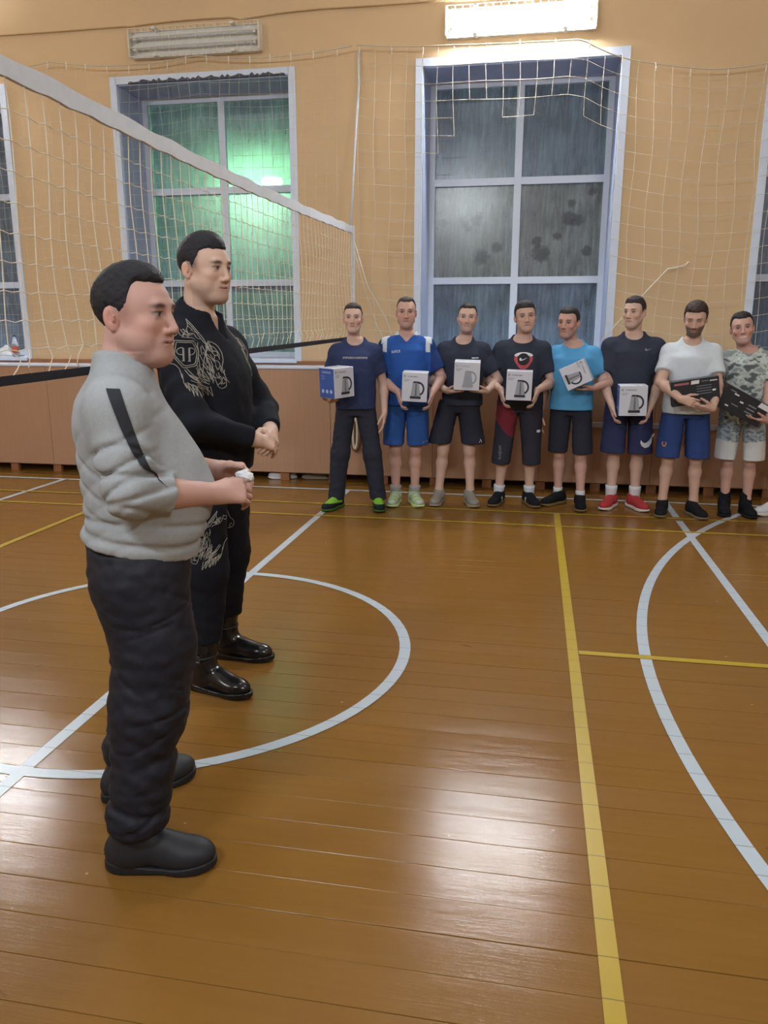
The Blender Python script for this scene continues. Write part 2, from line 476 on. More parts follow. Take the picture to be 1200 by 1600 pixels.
for x, z in FAR_LAMPS:
    r = empty('wall_lamp', (x, ROOM_Y0 + .002, z), math.pi)
    tag(r, 'wall lamp on the %s of the wall facing the windows' % {-6.4: 'left part', -1.7: 'middle', 3.0: 'right part'}[x], 'lamp', 'lamps facing the windows'); lamp_body(r, False)
for x, y in CEIL_LAMPS:
    r = empty('ceiling_lamp', (x, y, CEIL_Z - .002)); r.rotation_euler = (math.radians(90), 0, 0)
    tag(r, 'tube lamp on the ceiling %s' % {-5.0: 'left of the net', -0.9: 'in the middle of the hall', 3.2: 'at the right of the hall'}[x], 'lamp', 'lamps on the ceiling'); lamp_body(r, False)

# electric cable above the lamps
def sag(a, b, s, n=10):
    a, b = Vector(a), Vector(b)
    return [a.lerp(b, i / n) + Vector((0, 0, -4 * s * (i / n) * (1 - i / n))) for i in range(n + 1)]
cab = sag((-8.5, 7.985, 4.47), (-4.1, 7.985, 4.41), .02) + sag((-4.05, 7.985, 4.405), (-3.0, 7.985, 4.42), -.012, 6) + sag((-2.9, 7.985, 4.395), (-2.2, 7.985, 4.435), -.008, 6) + sag((-2.1, 7.985, 4.437), (-.5, 7.985, 4.44), .008, 8) + sag((-.4, 7.985, 4.445), (5, 7.985, 4.5), .02)
tag(MB().tube(cab, .007, 6).build('electric_cable', plain('ochre_painted_cable', (176, 146, 106), 0.7), None, True), 'cable painted wall colour running above the lamps', 'cable')

# ================================================================== volleyball net
M_CORD = plain('white_net_cord', (224, 217, 202), 0.85, 0.2, var=0.1)
M_BAND = plain('white_net_tape', (200, 205, 214), 0.7, 0.25, var=0.1, scale=20, bump=0.1)
M_BLACK_TAPE = plain('black_net_tape', (34, 36, 46), 0.75, 0.25)
NX, NY0, NY1 = -1.71, -0.75, 7.52
def n_top(y): return 2.372 + 0.075 * max(0, (y - 4.0) / 3.5) ** 1.5
def n_bot(y): return 1.345 + 0.085 * max(0, (y - 2.0) / 5.5)
net = empty('volleyball_net', (NX, NY1, 0))
tag(net, 'white volleyball net stretched across the hall with a black lower tape', 'net')
def N(y, z, dx=0.0): return (dx, y - NY1, z)
b = MB(); ys = np.linspace(NY0, NY1, 120); v = []
for i, y in enumerate(ys):
    w = .003 * math.sin(i * 1.3) + .002 * math.sin(i * .37)
    z1, z0 = n_top(y) + .004 * math.sin(i * .9), n_top(y) - .066 + .003 * math.sin(i * 1.9)
    v += [N(y, z1, .006 + w), N(y, z0, .008 + w), N(y, z0, -.008 + w), N(y, z1, -.006 + w)]
f = []
for i in range(len(ys) - 1):
    for k in range(4):
        f.append((4 * i + k, 4 * i + (k + 1) % 4, 4 * i + 4 + (k + 1) % 4, 4 * i + 4 + k))
f += [(0, 3, 2, 1), (4 * len(ys) - 4, 4 * len(ys) - 3, 4 * len(ys) - 2, 4 * len(ys) - 1)]
b.add(v, f).build('top_tape', M_BAND, net)
b = MB(); v = []
for i, y in enumerate(ys):
    v += [N(y, n_bot(y) + .016, .003), N(y, n_bot(y) - .016, .003), N(y, n_bot(y) - .016, -.003), N(y, n_bot(y) + .016, -.003)]
b.add(v, f).build('bottom_tape', M_BLACK_TAPE, net)
b = MB(); step = .1; zs_n = 9
ky = np.arange(NY0 + .05, NY1, step)
def cord_pt(y, j):
    z1, z0 = n_top(y) - .066, n_bot(y) + .10
    z = z1 + (z0 - z1) * j / zs_n
    return N(y + .012 * math.sin(y * 9 + j * .9) * (j / zs_n), z, .014 * math.sin(y * 3.1 + j * .5) * min(j, 3) / 3)
for i, y in enumerate(ky):
    pts = [cord_pt(y, j) for j in range(zs_n + 1)]
    # loose tail down to the black tape
    s = .03 * math.sin(i * 2.1)
    e = n_bot(y) + .016
    pts += [N(y + s, pts[-1][2] - .035, .01), N(y + s * .8 - .012, e + .02, .006), N(y - .015, e, .003)]
    b.tube(pts, .0022, 4)
for j in range(1, zs_n + 1):
    pts = []
    for i, y in enumerate(ky):
        p = cord_pt(y, j); pts.append(p)
        if i < len(ky) - 1:
            q = cord_pt(ky[i + 1], j)
            pts.append(((p[0] + q[0]) / 2, (p[1] + q[1]) / 2, (p[2] + q[2]) / 2 - .003 - .006 * abs(math.sin(i * 1.7 + j * 2.3))))
    b.tube(pts, .0017, 4)
tag(b.build('cord_mesh', M_CORD, net), kind='stuff')
# end strap, hanging rope and stay ropes at the wall end
MB().box(-.016, .016, -.012, .02, 1.42, 2.45, .004).build('end_strap', M_BAND, net)
MB().tube([(-.02, .02, 2.44), (-.015, .12, 2.9), (-.012, .25, 3.4), (-.02, .40, 3.75), (-.03, .46, 4.06)], [.012, .010, .011, .012, .013], 6).build('hoist_rope', M_BAND, net, True)
MB().tube([(.01, 0, 2.33), (.11, .14, 1.92), (.25, .36, 1.62), (.36, .44, 1.30)], .006, 5).build('stay_rope', M_CORD, net, True)
MB().tube([(.01, 0, 2.25), (.08, .14, 1.90), (.17, .30, 1.55), (.33, .44, 1.22)], .004, 5).build('stay_rope', M_CORD, net, True)
M_HANK = plain('dirty_brown_rope', (120, 92, 74), 0.9, var=0.3, scale=60)
hk = MB()
hk.tube([(0, .01, 1.42), (-.01, .02, 1.0), (.005, .03, .74)], .006, 5)
hk.build('tail_rope', M_CORD, net, True)
loop = [(.005 + .046 * math.sin(a), .03, .53 - .19 * math.cos(a) * (1.0 if math.cos(a) > 0 else 1.1)) for a in np.linspace(0, 2 * math.pi, 25)[:-1]]
MB().tube(loop, .017, 7, closed=True).build('rope_hank', M_HANK, net, True)
loop = [(.005 + .022 * math.sin(a), .022, .51 - .15 * math.cos(a)) for a in np.linspace(0, 2 * math.pi, 25)[:-1]]
MB().tube(loop, .012, 6, closed=True).build('rope_hank', M_CORD, net, True)

# ================================================================== protective nets on the window wall
M_WNET = plain('beige_protective_cord', (208, 200, 184), 0.9, 0.2, var=0.15)
def rope_z(hooks, x):
    for (xa, za, s), (xb, zb, _) in zip(hooks[:-1], hooks[1:]):
        if xa <= x <= xb:
            t_ = (x - xa) / (xb - xa); return za + (zb - za) * t_ - 4 * s * t_ * (1 - t_)
    return hooks[-1][1]
def wall_net(label, hooks, sx, sz, zb, keep, r, wave):
    root = empty('protective_net', ((hooks[0][0] + hooks[-1][0]) / 2, 7.86, 0)); tag(root, label, 'net')
    ox = root.location.x
    X = np.arange(hooks[0][0] + .01, hooks[-1][0], sx / 2)
    MB().tube([(x - ox, 0, rope_z(hooks, x)) for x in X], .006, 5).build('head_rope', plain('grey_beige_rope', (190, 178, 156), 0.9), root, True)
    def P(i, j):
        x = hooks[0][0] + .02 + i * sx; zt = rope_z(hooks, x)
        z = zt - j * sz
        return (x - ox + wave * math.sin(j * .8 + i * .6), .035 * math.sin(x * 2.3 + z * 1.1) + .02 * math.sin(x * 6 + j), z), x, z
    nx = int((hooks[-1][0] - hooks[0][0]) / sx); nz = 40
    b = MB()
    def run(cells):
        cur = []
        for c in cells:
            p, x, z = c
            if z > zb and keep(x, z): cur.append(p)
            else:
                if len(cur) > 1: b.tube(cur, r, 3, cap=False)
                cur = []
        if len(cur) > 1: b.tube(cur, r, 3, cap=False)
    for i in range(nx): run([P(i, j) for j in range(nz)])
    for j in range(1, nz): run([P(i, j) for i in range(nx)])
    tag(b.build('cord_mesh', M_WNET, root), kind='stuff')
    b2 = MB()
    for i in range(0, nx, 2):
        p, x, z = P(i, 0)
        b2.tube([(p[0], p[1], p[2] + .012), (p[0] + .004, p[1] - .004, p[2] - .03), (p[0], p[1], p[2] - .055)], .005, 4)
    tag(b2.build('rope_ties', M_CORD, root), kind='stuff')
    return root
def keep_right(x, z):
    if -1.09 < x < 0.64:
        lim = 3.42 + .12 * math.sin(x * 7) - (.25 if x < -.8 else 0) - (.22 if x > .3 else 0)
        return z > lim
    return True
wall_net('torn protective net hung over the middle window', [(-1.74, 4.07, .01), (-.9, 4.02, .005), (.30, 4.0, .02), (.735, 3.81, .01), (1.42, 3.70, .02), (2.2, 3.78, .03), (3.6, 4.08, 0)], .148, .15, 1.2, keep_right, .0024, .012)
wall_net('faint protective net hung over the left window', [(-6.4, 4.1, .06), (-4.86, 4.10, .06), (-3.32, 4.07, .055), (-1.76, 4.07, 0)], .106, .108, 1.2, lambda x, z: True, .0012, .006)
# loose cord dangling on the wall to the right of the middle window
tag(MB().tube([(.62, 7.93, 1.40), (.80, 7.93, 1.62), (1.02, 7.92, 1.88), (1.18, 7.93, 2.06), (1.25, 7.93, 2.07), (1.33, 7.93, 2.09), (1.36, 7.94, 2.12)], .006, 5).build('loose_cord', M_CORD, None, True), 'loose white cord slanting across the wall right of the middle window', 'cord')

# ================================================================== outside lamp behind the left window
lamp = empty('street_lamp', (-2.98, 9.05, 0)); tag(lamp, 'greenish lamp shining outside behind the misted left window', 'lamp')
MB().tube([(0, .2, -.5), (0, .2, 3.05), (0, .1, 3.24), (0, 0, 3.26)], .03, 8).build('pole', plain('grey_steel_pole', (90, 92, 94), 0.5, metal=0.6), lamp, True)
t = NT('green_white_lamp_glow'); t.set((1, 1, 1), 0.4)
t.b.inputs['Emission Color'].default_value = (0.36, 1.0, 0.46, 1); t.b.inputs['Emission Strength'].default_value = 330.0
MB().lathe([(.02, -.11), (.09, -.07), (.12, 0), (.09, .06), (.02, .09)], 14, (0, 0, 3.13)).build('bulb', t.m, lamp, True)
MB().lathe([(.13, -.02), (.12, .03), (.06, .09), (.03, .10)], 14, (0, 0, 3.18)).build('cap', plain('grey_lamp_cap', (100, 104, 104), 0.5), lamp, True)
structure(MB().box(-14, 10, 8.7, 30, -0.6, -0.5).build('ground_outside', plain('dark_snowy_yard', (70, 76, 84), 0.9)))

# ================================================================== small things by the wall
M_CLEAR = NT('clear_plastic'); M_CLEAR.set((0.80, 0.86, 0.90), 0.12, 0.5); M_CLEAR.b.inputs['Transmission Weight'].default_value = 0.85; M_CLEAR = M_CLEAR.m
def bottle(loc, label, s=1.0, rot=None, band=(206, 92, 60), cap=(70, 80, 110)):
    r = empty('plastic_bottle', loc); tag(r, label, 'bottle')
    if rot: r.rotation_euler = rot
    r.scale = (s, s, s)
    MB().lathe([(.030, 0), (.036, .006), (.036, .13), (.030, .17), (.014, .205), (.013, .225)], 16).build('bottle_body', M_CLEAR, r, True)
    MB().lathe([(.0365, .045), (.0368, .048), (.0368, .105), (.0365, .108)], 16).build('paper_band', plain('band_%d' % band[0], band, 0.6), r, True)
    MB().lathe([(.0155, .215), (.0155, .235), (.013, .238)], 12).build('cap', plain('cap_%d' % cap[0], cap, 0.5), r, True)
    return r
bottle((-5.66, 7.985, OZ0 + .013), 'small clear bottle with orange band on the leftmost window sill', 1.0)
bag = MB(); P_ = []
for i in range(7):
    for k in range(10):
        a = 2 * math.pi * k / 10; rr = (.16 - .02 * i) * (1 + .25 * math.sin(k * 2.3 + i)) * (0.6 if i == 6 else 1)
        P_.append((rr * math.cos(a) * 1.3, rr * math.sin(a) * .5, .016 * i * (1 + .3 * math.sin(k + i))))
bag.add(P_, [(i * 10 + k, i * 10 + (k + 1) % 10, i * 10 + 10 + (k + 1) % 10, i * 10 + 10 + k) for i in range(6) for k in range(10)] + [tuple(range(9, -1, -1)), tuple(60 + k for k in range(10))])
o = bag.build('plastic_bag', plain('crumpled_white_film', (196, 204, 210), 0.4), None, True); o.location = (-5.85, 8.08, OZ0 + .013)
tag(o, 'crumpled white plastic bag beside the bottle on the window sill', 'bag')
# grey pipe bracket rail behind the men on the right
o = MB().box(-.02, 1.42, -.02, 0.012, .62, .668, .004).build('metal_rail', plain('grey_metal_rail', (168, 170, 172), 0.45, metal=0.3)); o.location = (.33, PY - .016, 0)
tag(o, 'grey metal rail fixed across the panels behind the right men', 'rail')

# ================================================================== bodies as smooth distance fields
F4 = np.float32
def axis(lo, hi, base, fine=()):
    """grid coordinates from lo to hi, finer inside the given (a, b, step) bands"""
    out = [lo]; x = lo
    while x < hi:
        st = base
        for a, b_, s in fine:
            if a <= x < b_: st = min(st, s)
        for a, b_, s in fine:
            if x < a < x + st: st = max(s, (a - x))
        x += st; out.append(x)
    return np.array(out, F4)

class Field:
    def __init__(s, xs, ys, zs):
        s.ax = (xs, ys, zs); s.D = np.full((len(xs), len(ys), len(zs)), 0.4, F4)
    def sl(s, lo, hi):
        r = []
        for a, l, h in zip(s.ax, lo, hi):
            i0 = max(0, int(np.searchsorted(a, l)) - 1); i1 = min(len(a), int(np.searchsorted(a, h)) + 1)
            if i1 - i0 < 1: return None
            r.append(slice(i0, i1))
        return tuple(r)
    def op(s, fn, lo, hi, k=0.0, mode='u', pad=0.02):
        pad = pad + k
        q = s.sl([l - pad for l in lo], [h + pad for h in hi])
        if q is None: return
        X = s.ax[0][q[0]][:, None, None]; Y = s.ax[1][q[1]][None, :, None]; Z = s.ax[2][q[2]][None, None, :]
        d = fn(X, Y, Z).astype(F4); a = s.D[q]
        if mode == 's': d = -d
        if k > 0:
            h = np.maximum(k - np.abs(a - d), 0) / k; h = h * h * (k * .25)
        else: h = 0
        s.D[q] = np.minimum(a, d) - h if mode == 'u' else np.maximum(a, d) + h
    def cone(s, a, b, ra, rb=None, k=0.0, mode='u', sq=None):
        """tapered capsule; sq = (axis vector, factor) flattens the section along a direction"""
        rb = ra if rb is None else rb
        a = np.array(a, F4); b = np.array(b, F4); ab = b - a; L2 = float(ab @ ab) + 1e-9; R = max(ra, rb)
        if sq is not None: n_ = np.array(sq[0], F4); n_ /= np.linalg.norm(n_)
        def fn(X, Y, Z):
            px, py, pz = X - a[0], Y - a[1], Z - a[2]
            t_ = np.clip((px * ab[0] + py * ab[1] + pz * ab[2]) / L2, 0, 1)
            px, py, pz = px - t_ * ab[0], py - t_ * ab[1], pz - t_ * ab[2]
            d2 = px * px + py * py + pz * pz
            if sq is not None:
                m_ = px * n_[0] + py * n_[1] + pz * n_[2]; d2 = d2 + m_ * m_ * (sq[1] ** 2 - 1)
            return np.sqrt(d2) - (ra + (rb - ra) * t_)
        s.op(fn, np.minimum(a, b) - R, np.maximum(a, b) + R, k, mode)
    def chain(s, pts, rs, k=0.02):
        for i in range(len(pts) - 1): s.cone(pts[i], pts[i + 1], rs[i], rs[i + 1], k if i else k)
    def ell(s, c, r, k=0.0, mode='u', M=None):
        """ellipsoid at c with radii r; M rows are its local axes"""
        c = np.array(c, F4); R = max(r)
        def fn(X, Y, Z):
            x, y, z = X - c[0], Y - c[1], Z - c[2]
            if M is not None:
                x, y, z = (M[0][0] * x + M[0][1] * y + M[0][2] * z, M[1][0] * x + M[1][1] * y + M[1][2] * z, M[2][0] * x + M[2][1] * y + M[2][2] * z)
            k0 = np.sqrt((x / r[0]) ** 2 + (y / r[1]) ** 2 + (z / r[2]) ** 2)
            k1 = np.sqrt((x / r[0] ** 2) ** 2 + (y / r[1] ** 2) ** 2 + (z / r[2] ** 2) ** 2) + 1e-6
            return k0 * (k0 - 1) / k1
        s.op(fn, c - R, c + R, k, mode)
    def loft(s, secs, k=0.0, mode='u', pw=2.3, inf=0.0):
        """stack of super-ellipses: (z, cx, cy, rx, ry)"""
        S = np.array(secs, F4); z = S[:, 0]
        # smooth interpolation of the sections
        zz = np.linspace(z[0], z[-1], 80); T = []
        for c in range(1, 5):
            v = np.interp(zz, z, S[:, c]); kk = np.array([1, 2, 3, 2, 1]) / 9.0
            vp = np.concatenate([[v[0]] * 2, v, [v[-1]] * 2]); T.append(np.convolve(vp, kk, 'valid'))
        def fn(X, Y, Z):
            Zf = Z.ravel(); cx, cy, rx, ry = [np.interp(Zf, zz, t_)[None, None, :].astype(F4) for t_ in T]
            rx = rx + inf; ry = ry + inf
            q = (np.abs((X - cx) / rx) ** pw + np.abs((Y - cy) / ry) ** pw) ** (1 / pw)
            d = (q - 1) * np.minimum(rx, ry)
            return np.maximum(d, np.maximum(Z - (z[-1] + inf), (z[0] - inf) - Z))
        rx = max(S[:, 3]) + abs(S[:, 1]).max() + inf; ry = max(S[:, 4]) + abs(S[:, 2]).max() + inf
        s.op(fn, (-rx, -ry, z[0] - inf), (rx, ry, z[-1] + inf), k, mode)
    def plane_cut(s, n_, p, k=0.0):
        """keep the side where (x-p).n < 0"""
        X = s.ax[0][:, None, None]; Y = s.ax[1][None, :, None]; Z = s.ax[2][None, None, :]
        d = (X - p[0]) * n_[0] + (Y - p[1]) * n_[1] + (Z - p[2]) * n_[2]
        s.D = np.maximum(s.D, d.astype(F4))
    def warp(s, fn):
        X = s.ax[0][:, None, None]; Y = s.ax[1][None, :, None]; Z = s.ax[2][None, None, :]
        near = s.D < 0.06
        d = np.broadcast_to(fn(X, Y, Z), s.D.shape)
        s.D = np.where(near, s.D + d, s.D).astype(F4)
    # ---- sampling
    def at(s, P):
        P = np.asarray(P, F4); idx = []; fr = []
        for c in range(3):
            a = s.ax[c]; i = np.clip(np.searchsorted(a, P[:, c]) - 1, 0, len(a) - 2)
            idx.append(i); fr.append(np.clip((P[:, c] - a[i]) / (a[i + 1] - a[i]), 0, 1))
        v = 0
        for dx in (0, 1):
            for dy in (0, 1):
                for dz in (0, 1):
                    w = (fr[0] if dx else 1 - fr[0]) * (fr[1] if dy else 1 - fr[1]) * (fr[2] if dz else 1 - fr[2])
                    v = v + w * s.D[idx[0] + dx, idx[1] + dy, idx[2] + dz]
        return v
    def cast(s, O, d, far=1.2, step=0.004):
        """first hit of rays from points O along d; returns points (or the far end)"""
        O = np.atleast_2d(np.asarray(O, F4)); d = np.asarray(d, F4); d = d / np.linalg.norm(d)
        t_ = np.zeros(len(O), F4); done = np.zeros(len(O), bool); prev = s.at(O)
        for i in range(int(far / step)):
            nt = t_ + step; v = s.at(O + nt[:, None] * d)
            hit = (~done) & (v < 0)
            fr_ = np.where(hit, prev / np.maximum(prev - v, 1e-6), 1)
            t_ = np.where(done, t_, t_ + step * np.clip(fr_, 0, 1)); done |= hit; prev = np.where(done, prev, v)
            if done.all(): break
        return O + t_[:, None] * d, done
    # ---- surface nets
    def mesh(s, name, mat, paint=None):
        D = s.D.copy()
        D[0] = D[-1] = .1; D[:, 0] = D[:, -1] = .1; D[:, :, 0] = D[:, :, -1] = .1
        ins = D < 0; nx, ny, nz = D.shape
        acc = {}
        cid = np.full((nx - 1, ny - 1, nz - 1), -1, np.int32)
        cnt = np.zeros(cid.shape, np.uint8)
        for dx in (0, 1):
            for dy in (0, 1):
                for dz in (0, 1):
                    cnt += ins[dx:nx - 1 + dx, dy:ny - 1 + dy, dz:nz - 1 + dz]
        I, J, K = np.nonzero((cnt > 0) & (cnt < 8)); n_ = len(I)
        cid[I, J, K] = np.arange(n_, dtype=np.int32)
        P = np.zeros((n_, 3), np.float64); W = np.zeros(n_)
        ax = s.ax
        for c in range(3):
            o1, o2 = [q for q in range(3) if q != c]
            for u in (0, 1):
                for w in (0, 1):
                    off = [0, 0, 0]; off[o1] = u; off[o2] = w
                    i0 = (I + off[0], J + off[1], K + off[2]); off[c] = 1; i1 = (I + off[0], J + off[1], K + off[2])
                    a, b = D[i0], D[i1]; m_ = (a < 0) != (b < 0)
                    t_ = np.where(m_, a / np.where(m_, a - b, 1), 0)
                    pos = [ax[q][i0[q]].astype(float) for q in range(3)]
                    pos[c] = ax[c][i0[c]] + t_ * (ax[c][i1[c]] - ax[c][i0[c]])
                    for q in range(3): P[:, q] += np.where(m_, pos[q], 0)
                    W += m_
        P /= W[:, None]
        Q = []
        for c in range(3):
            o1, o2 = (c + 1) % 3, (c + 2) % 3
            s0 = [slice(None)] * 3; s1 = [slice(None)] * 3
            s0[c] = slice(0, -1); s1[c] = slice(1, None)
            a, b = ins[tuple(s0)], ins[tuple(s1)]
            E = np.array(np.nonzero(a != b)); fl = a[tuple(E)]
            ok = (E[o1] > 0) & (E[o2] > 0) & (E[o1] < D.shape[o1] - 1) & (E[o2] < D.shape[o2] - 1)
            E, fl = E[:, ok], fl[ok]
            def cell(d1, d2):
                q = [E[0], E[1], E[2]]; q = [x.copy() for x in q]; q[o1] -= d1; q[o2] -= d2
                return cid[tuple(q)]
            quad = np.stack([cell(1, 1), cell(0, 1), cell(0, 0), cell(1, 0)], 1)
            quad = np.where(fl[:, None], quad, quad[:, ::-1]); Q.append(quad)
        Q = np.concatenate(Q).astype(np.int32)
        # light relaxation along the surface
        A = np.concatenate([Q[:, [0, 1]], Q[:, [1, 2]], Q[:, [2, 3]], Q[:, [3, 0]]])
        deg = np.bincount(A[:, 0], minlength=n_) + 1e-9
        for lam in (0.45, 0.35):
            Sx = np.stack([np.bincount(A[:, 0], weights=P[A[:, 1], q], minlength=n_) for q in range(3)], 1)
            P = P + lam * (Sx / deg[:, None] - P) * 0.8
        me = bpy.data.meshes.new(name)
        me.vertices.add(n_); me.vertices.foreach_set('co', P.astype(F4).ravel())
        me.loops.add(Q.size); me.loops.foreach_set('vertex_index', Q.ravel())
        me.polygons.add(len(Q)); me.polygons.foreach_set('loop_start', np.arange(0, Q.size, 4, dtype=np.int32))
        me.polygons.foreach_set('use_smooth', np.ones(len(Q), bool))
        me.update(calc_edges=True)
        me.materials.append(mat)
        if paint is not None:
            c = np.ones((n_, 4), F4); c[:, :3] = paint(P)
            at_ = me.color_attributes.new('tint', 'FLOAT_COLOR', 'POINT'); at_.data.foreach_set('color', c.ravel())
        return me

def sm(e0, e1, x):
    t_ = np.clip((x - e0) / (e1 - e0), 0, 1); return t_ * t_ * (3 - 2 * t_)
def wob(X, Y, Z, f, seed=0.0):
    """cheap smooth noise in about -1..1"""
    a = np.sin(X * f * 1.0 + seed + 1.7 * np.sin(Y * f * .8 + seed * 2.1) + .9 * np.sin(Z * f * .6))
    b = np.sin(Z * f * 1.1 + seed * 1.3 + 1.5 * np.sin(X * f * .9 + 1.2) + .8 * np.sin(Y * f * .7 + seed))
    c = np.sin(Y * f * .95 + seed * .7 + 1.3 * np.sin(Z * f * .75 + .4))
    return (a + b + c) / 3

def mat_tint(name, rough, spec, bump=0.0, bscale=200.0, mott=0.06, sss=0.0, sheen=0.0, mscale=18.0):
    if name in MATS: return MATS[name]
    t = NT(name); a = t.n('ShaderNodeAttribute', attribute_name='tint')
    o = t.coords('Object'); nz = t.noise(o, mscale, 4, 0.6)
    hi = t.n('ShaderNodeHueSaturation'); t.l(a.outputs['Color'], hi.inputs['Color'])
    t.l(t.math('MULTIPLY_ADD', nz, 2 * mott, 1 - mott), hi.inputs['Value'])
    t.set(hi.outputs[0], rough, spec)
    if bump: t.bump(t.noise(o, bscale, 2), bump, 0.002)
    if sss:
        t.b.inputs['Subsurface Weight'].default_value = sss
        t.b.inputs['Subsurface Radius'].default_value = (1, .35, .2); t.b.inputs['Subsurface Scale'].default_value = 0.008
    if sheen: t.b.inputs['Sheen Weight'].default_value = sheen
    MATS[name] = t.m; return t.m
M_SKIN = mat_tint('skin', 0.6, 0.28, 0.06, 260, 0.07)
M_KNIT = mat_tint('heather_knit', 0.95, 0.1, 0.35, 420, 0.16, mscale=330)
M_CLOTH = mat_tint('knitted_cloth', 0.9, 0.15, 0.15, 500, 0.07)
M_NYLON = mat_tint('quilted_nylon', 0.6, 0.25, 0.10, 160, 0.08)
M_HAIRM = mat_tint('short_hair', 0.6, 0.25, 0.9, 420, 0.45, mscale=260)

# ---- small vector helpers
def v3(*a): return np.array(a, float)
def nrm(a): a = np.asarray(a, float); return a / (np.linalg.norm(a) + 1e-12)
def rot_xyz(yaw, pitch, roll):
    """head rotation: yaw turns to the person's left, pitch nods down, roll tilts to the person's left"""
    cy, sy = math.cos(yaw), math.sin(yaw); cp, sp = math.cos(pitch), math.sin(pitch); cr, sr = math.cos(roll), math.sin(roll)
    Rz = np.array([[cy, -sy, 0], [sy, cy, 0], [0, 0, 1]]); Rx = np.array([[1, 0, 0], [0, cp, -sp], [0, sp, cp]])
    Ry = np.array([[cr, 0, sr], [0, 1, 0], [-sr, 0, cr]])
    return Rz @ Rx @ Ry
def ik(S, W, l1, l2, hint):
    """elbow between S and W"""
    S, W = np.array(S, float), np.array(W, float); d = W - S; L = np.linalg.norm(d); L = min(L, (l1 + l2) * .999); u = nrm(d)
    a = (l1 * l1 - l2 * l2 + L * L) / (2 * L); h = math.sqrt(max(l1 * l1 - a * a, 0)); p = np.array(hint, float); p = p - u * (p @ u)
    return S + u * a + nrm(p) * h, S + u * L

def add_hand(F, W, d, n_, th, sc=1.0, curl=(.35, .45, .35), thumb=(.7, .75, .35), rw=.026, spread=0.06, tcurl=.5):
    """palm and five fingers: W wrist, d finger direction, n_ palm side (fingers curl to it), th thumb side"""
    d = nrm(d); n_ = np.array(n_, float); n_ = nrm(n_ - d * (n_ @ d)); th = np.array(th, float); th = nrm(th - d * (th @ d) - n_ * (th @ n_))
    off = [.029, .0095, -.0095, -.027]; kn = [.088, .092, .087, .079]
    L = [(.042, .026, .021), (.046, .030, .022), (.043, .027, .021), (.034, .021, .019)]
    F.cone(W, W + d * .03 * sc, rw * sc, .027 * sc, .02, sq=(n_, 1.35))
    for i in range(4):
        a = W + d * .02 * sc + th * off[i] * .55 * sc; b = W + d * kn[i] * sc + th * off[i] * sc
        F.cone(a, b, .0155 * sc, .0125 * sc, .012)
        c = curl[i] if isinstance(curl[0], (list, tuple)) else curl
        ang = 0; p = b; r0 = (.0092, .0088, .0088, .0078)[i]
        for j in range(3):
            ang += c[j]; dirn = nrm(d * math.cos(ang) + n_ * math.sin(ang) + th * spread * (1.5 - i) * .5)
            q = p + dirn * L[i][j] * sc
            F.cone(p, q, r0 * (1 - .07 * j) * sc, r0 * (1 - .07 * (j + 1)) * sc, .0035); p = q
    b0 = W + d * .022 * sc + th * .022 * sc + n_ * .008 * sc
    td = nrm(th * thumb[0] + d * thumb[1] + n_ * thumb[2])
    b1 = b0 + td * .048 * sc; td2 = nrm(td * (1 - tcurl) + d * tcurl + n_ * .15); b2 = b1 + td2 * .032 * sc; td3 = nrm(td2 + d * .2 + n_ * .1); b3 = b2 + td3 * .024 * sc
    F.cone(b0, b1, .0165 * sc, .0125 * sc, .014); F.cone(b1, b2, .0115 * sc, .0102 * sc, .005); F.cone(b2, b3, .0102 * sc, .0085 * sc, .004)

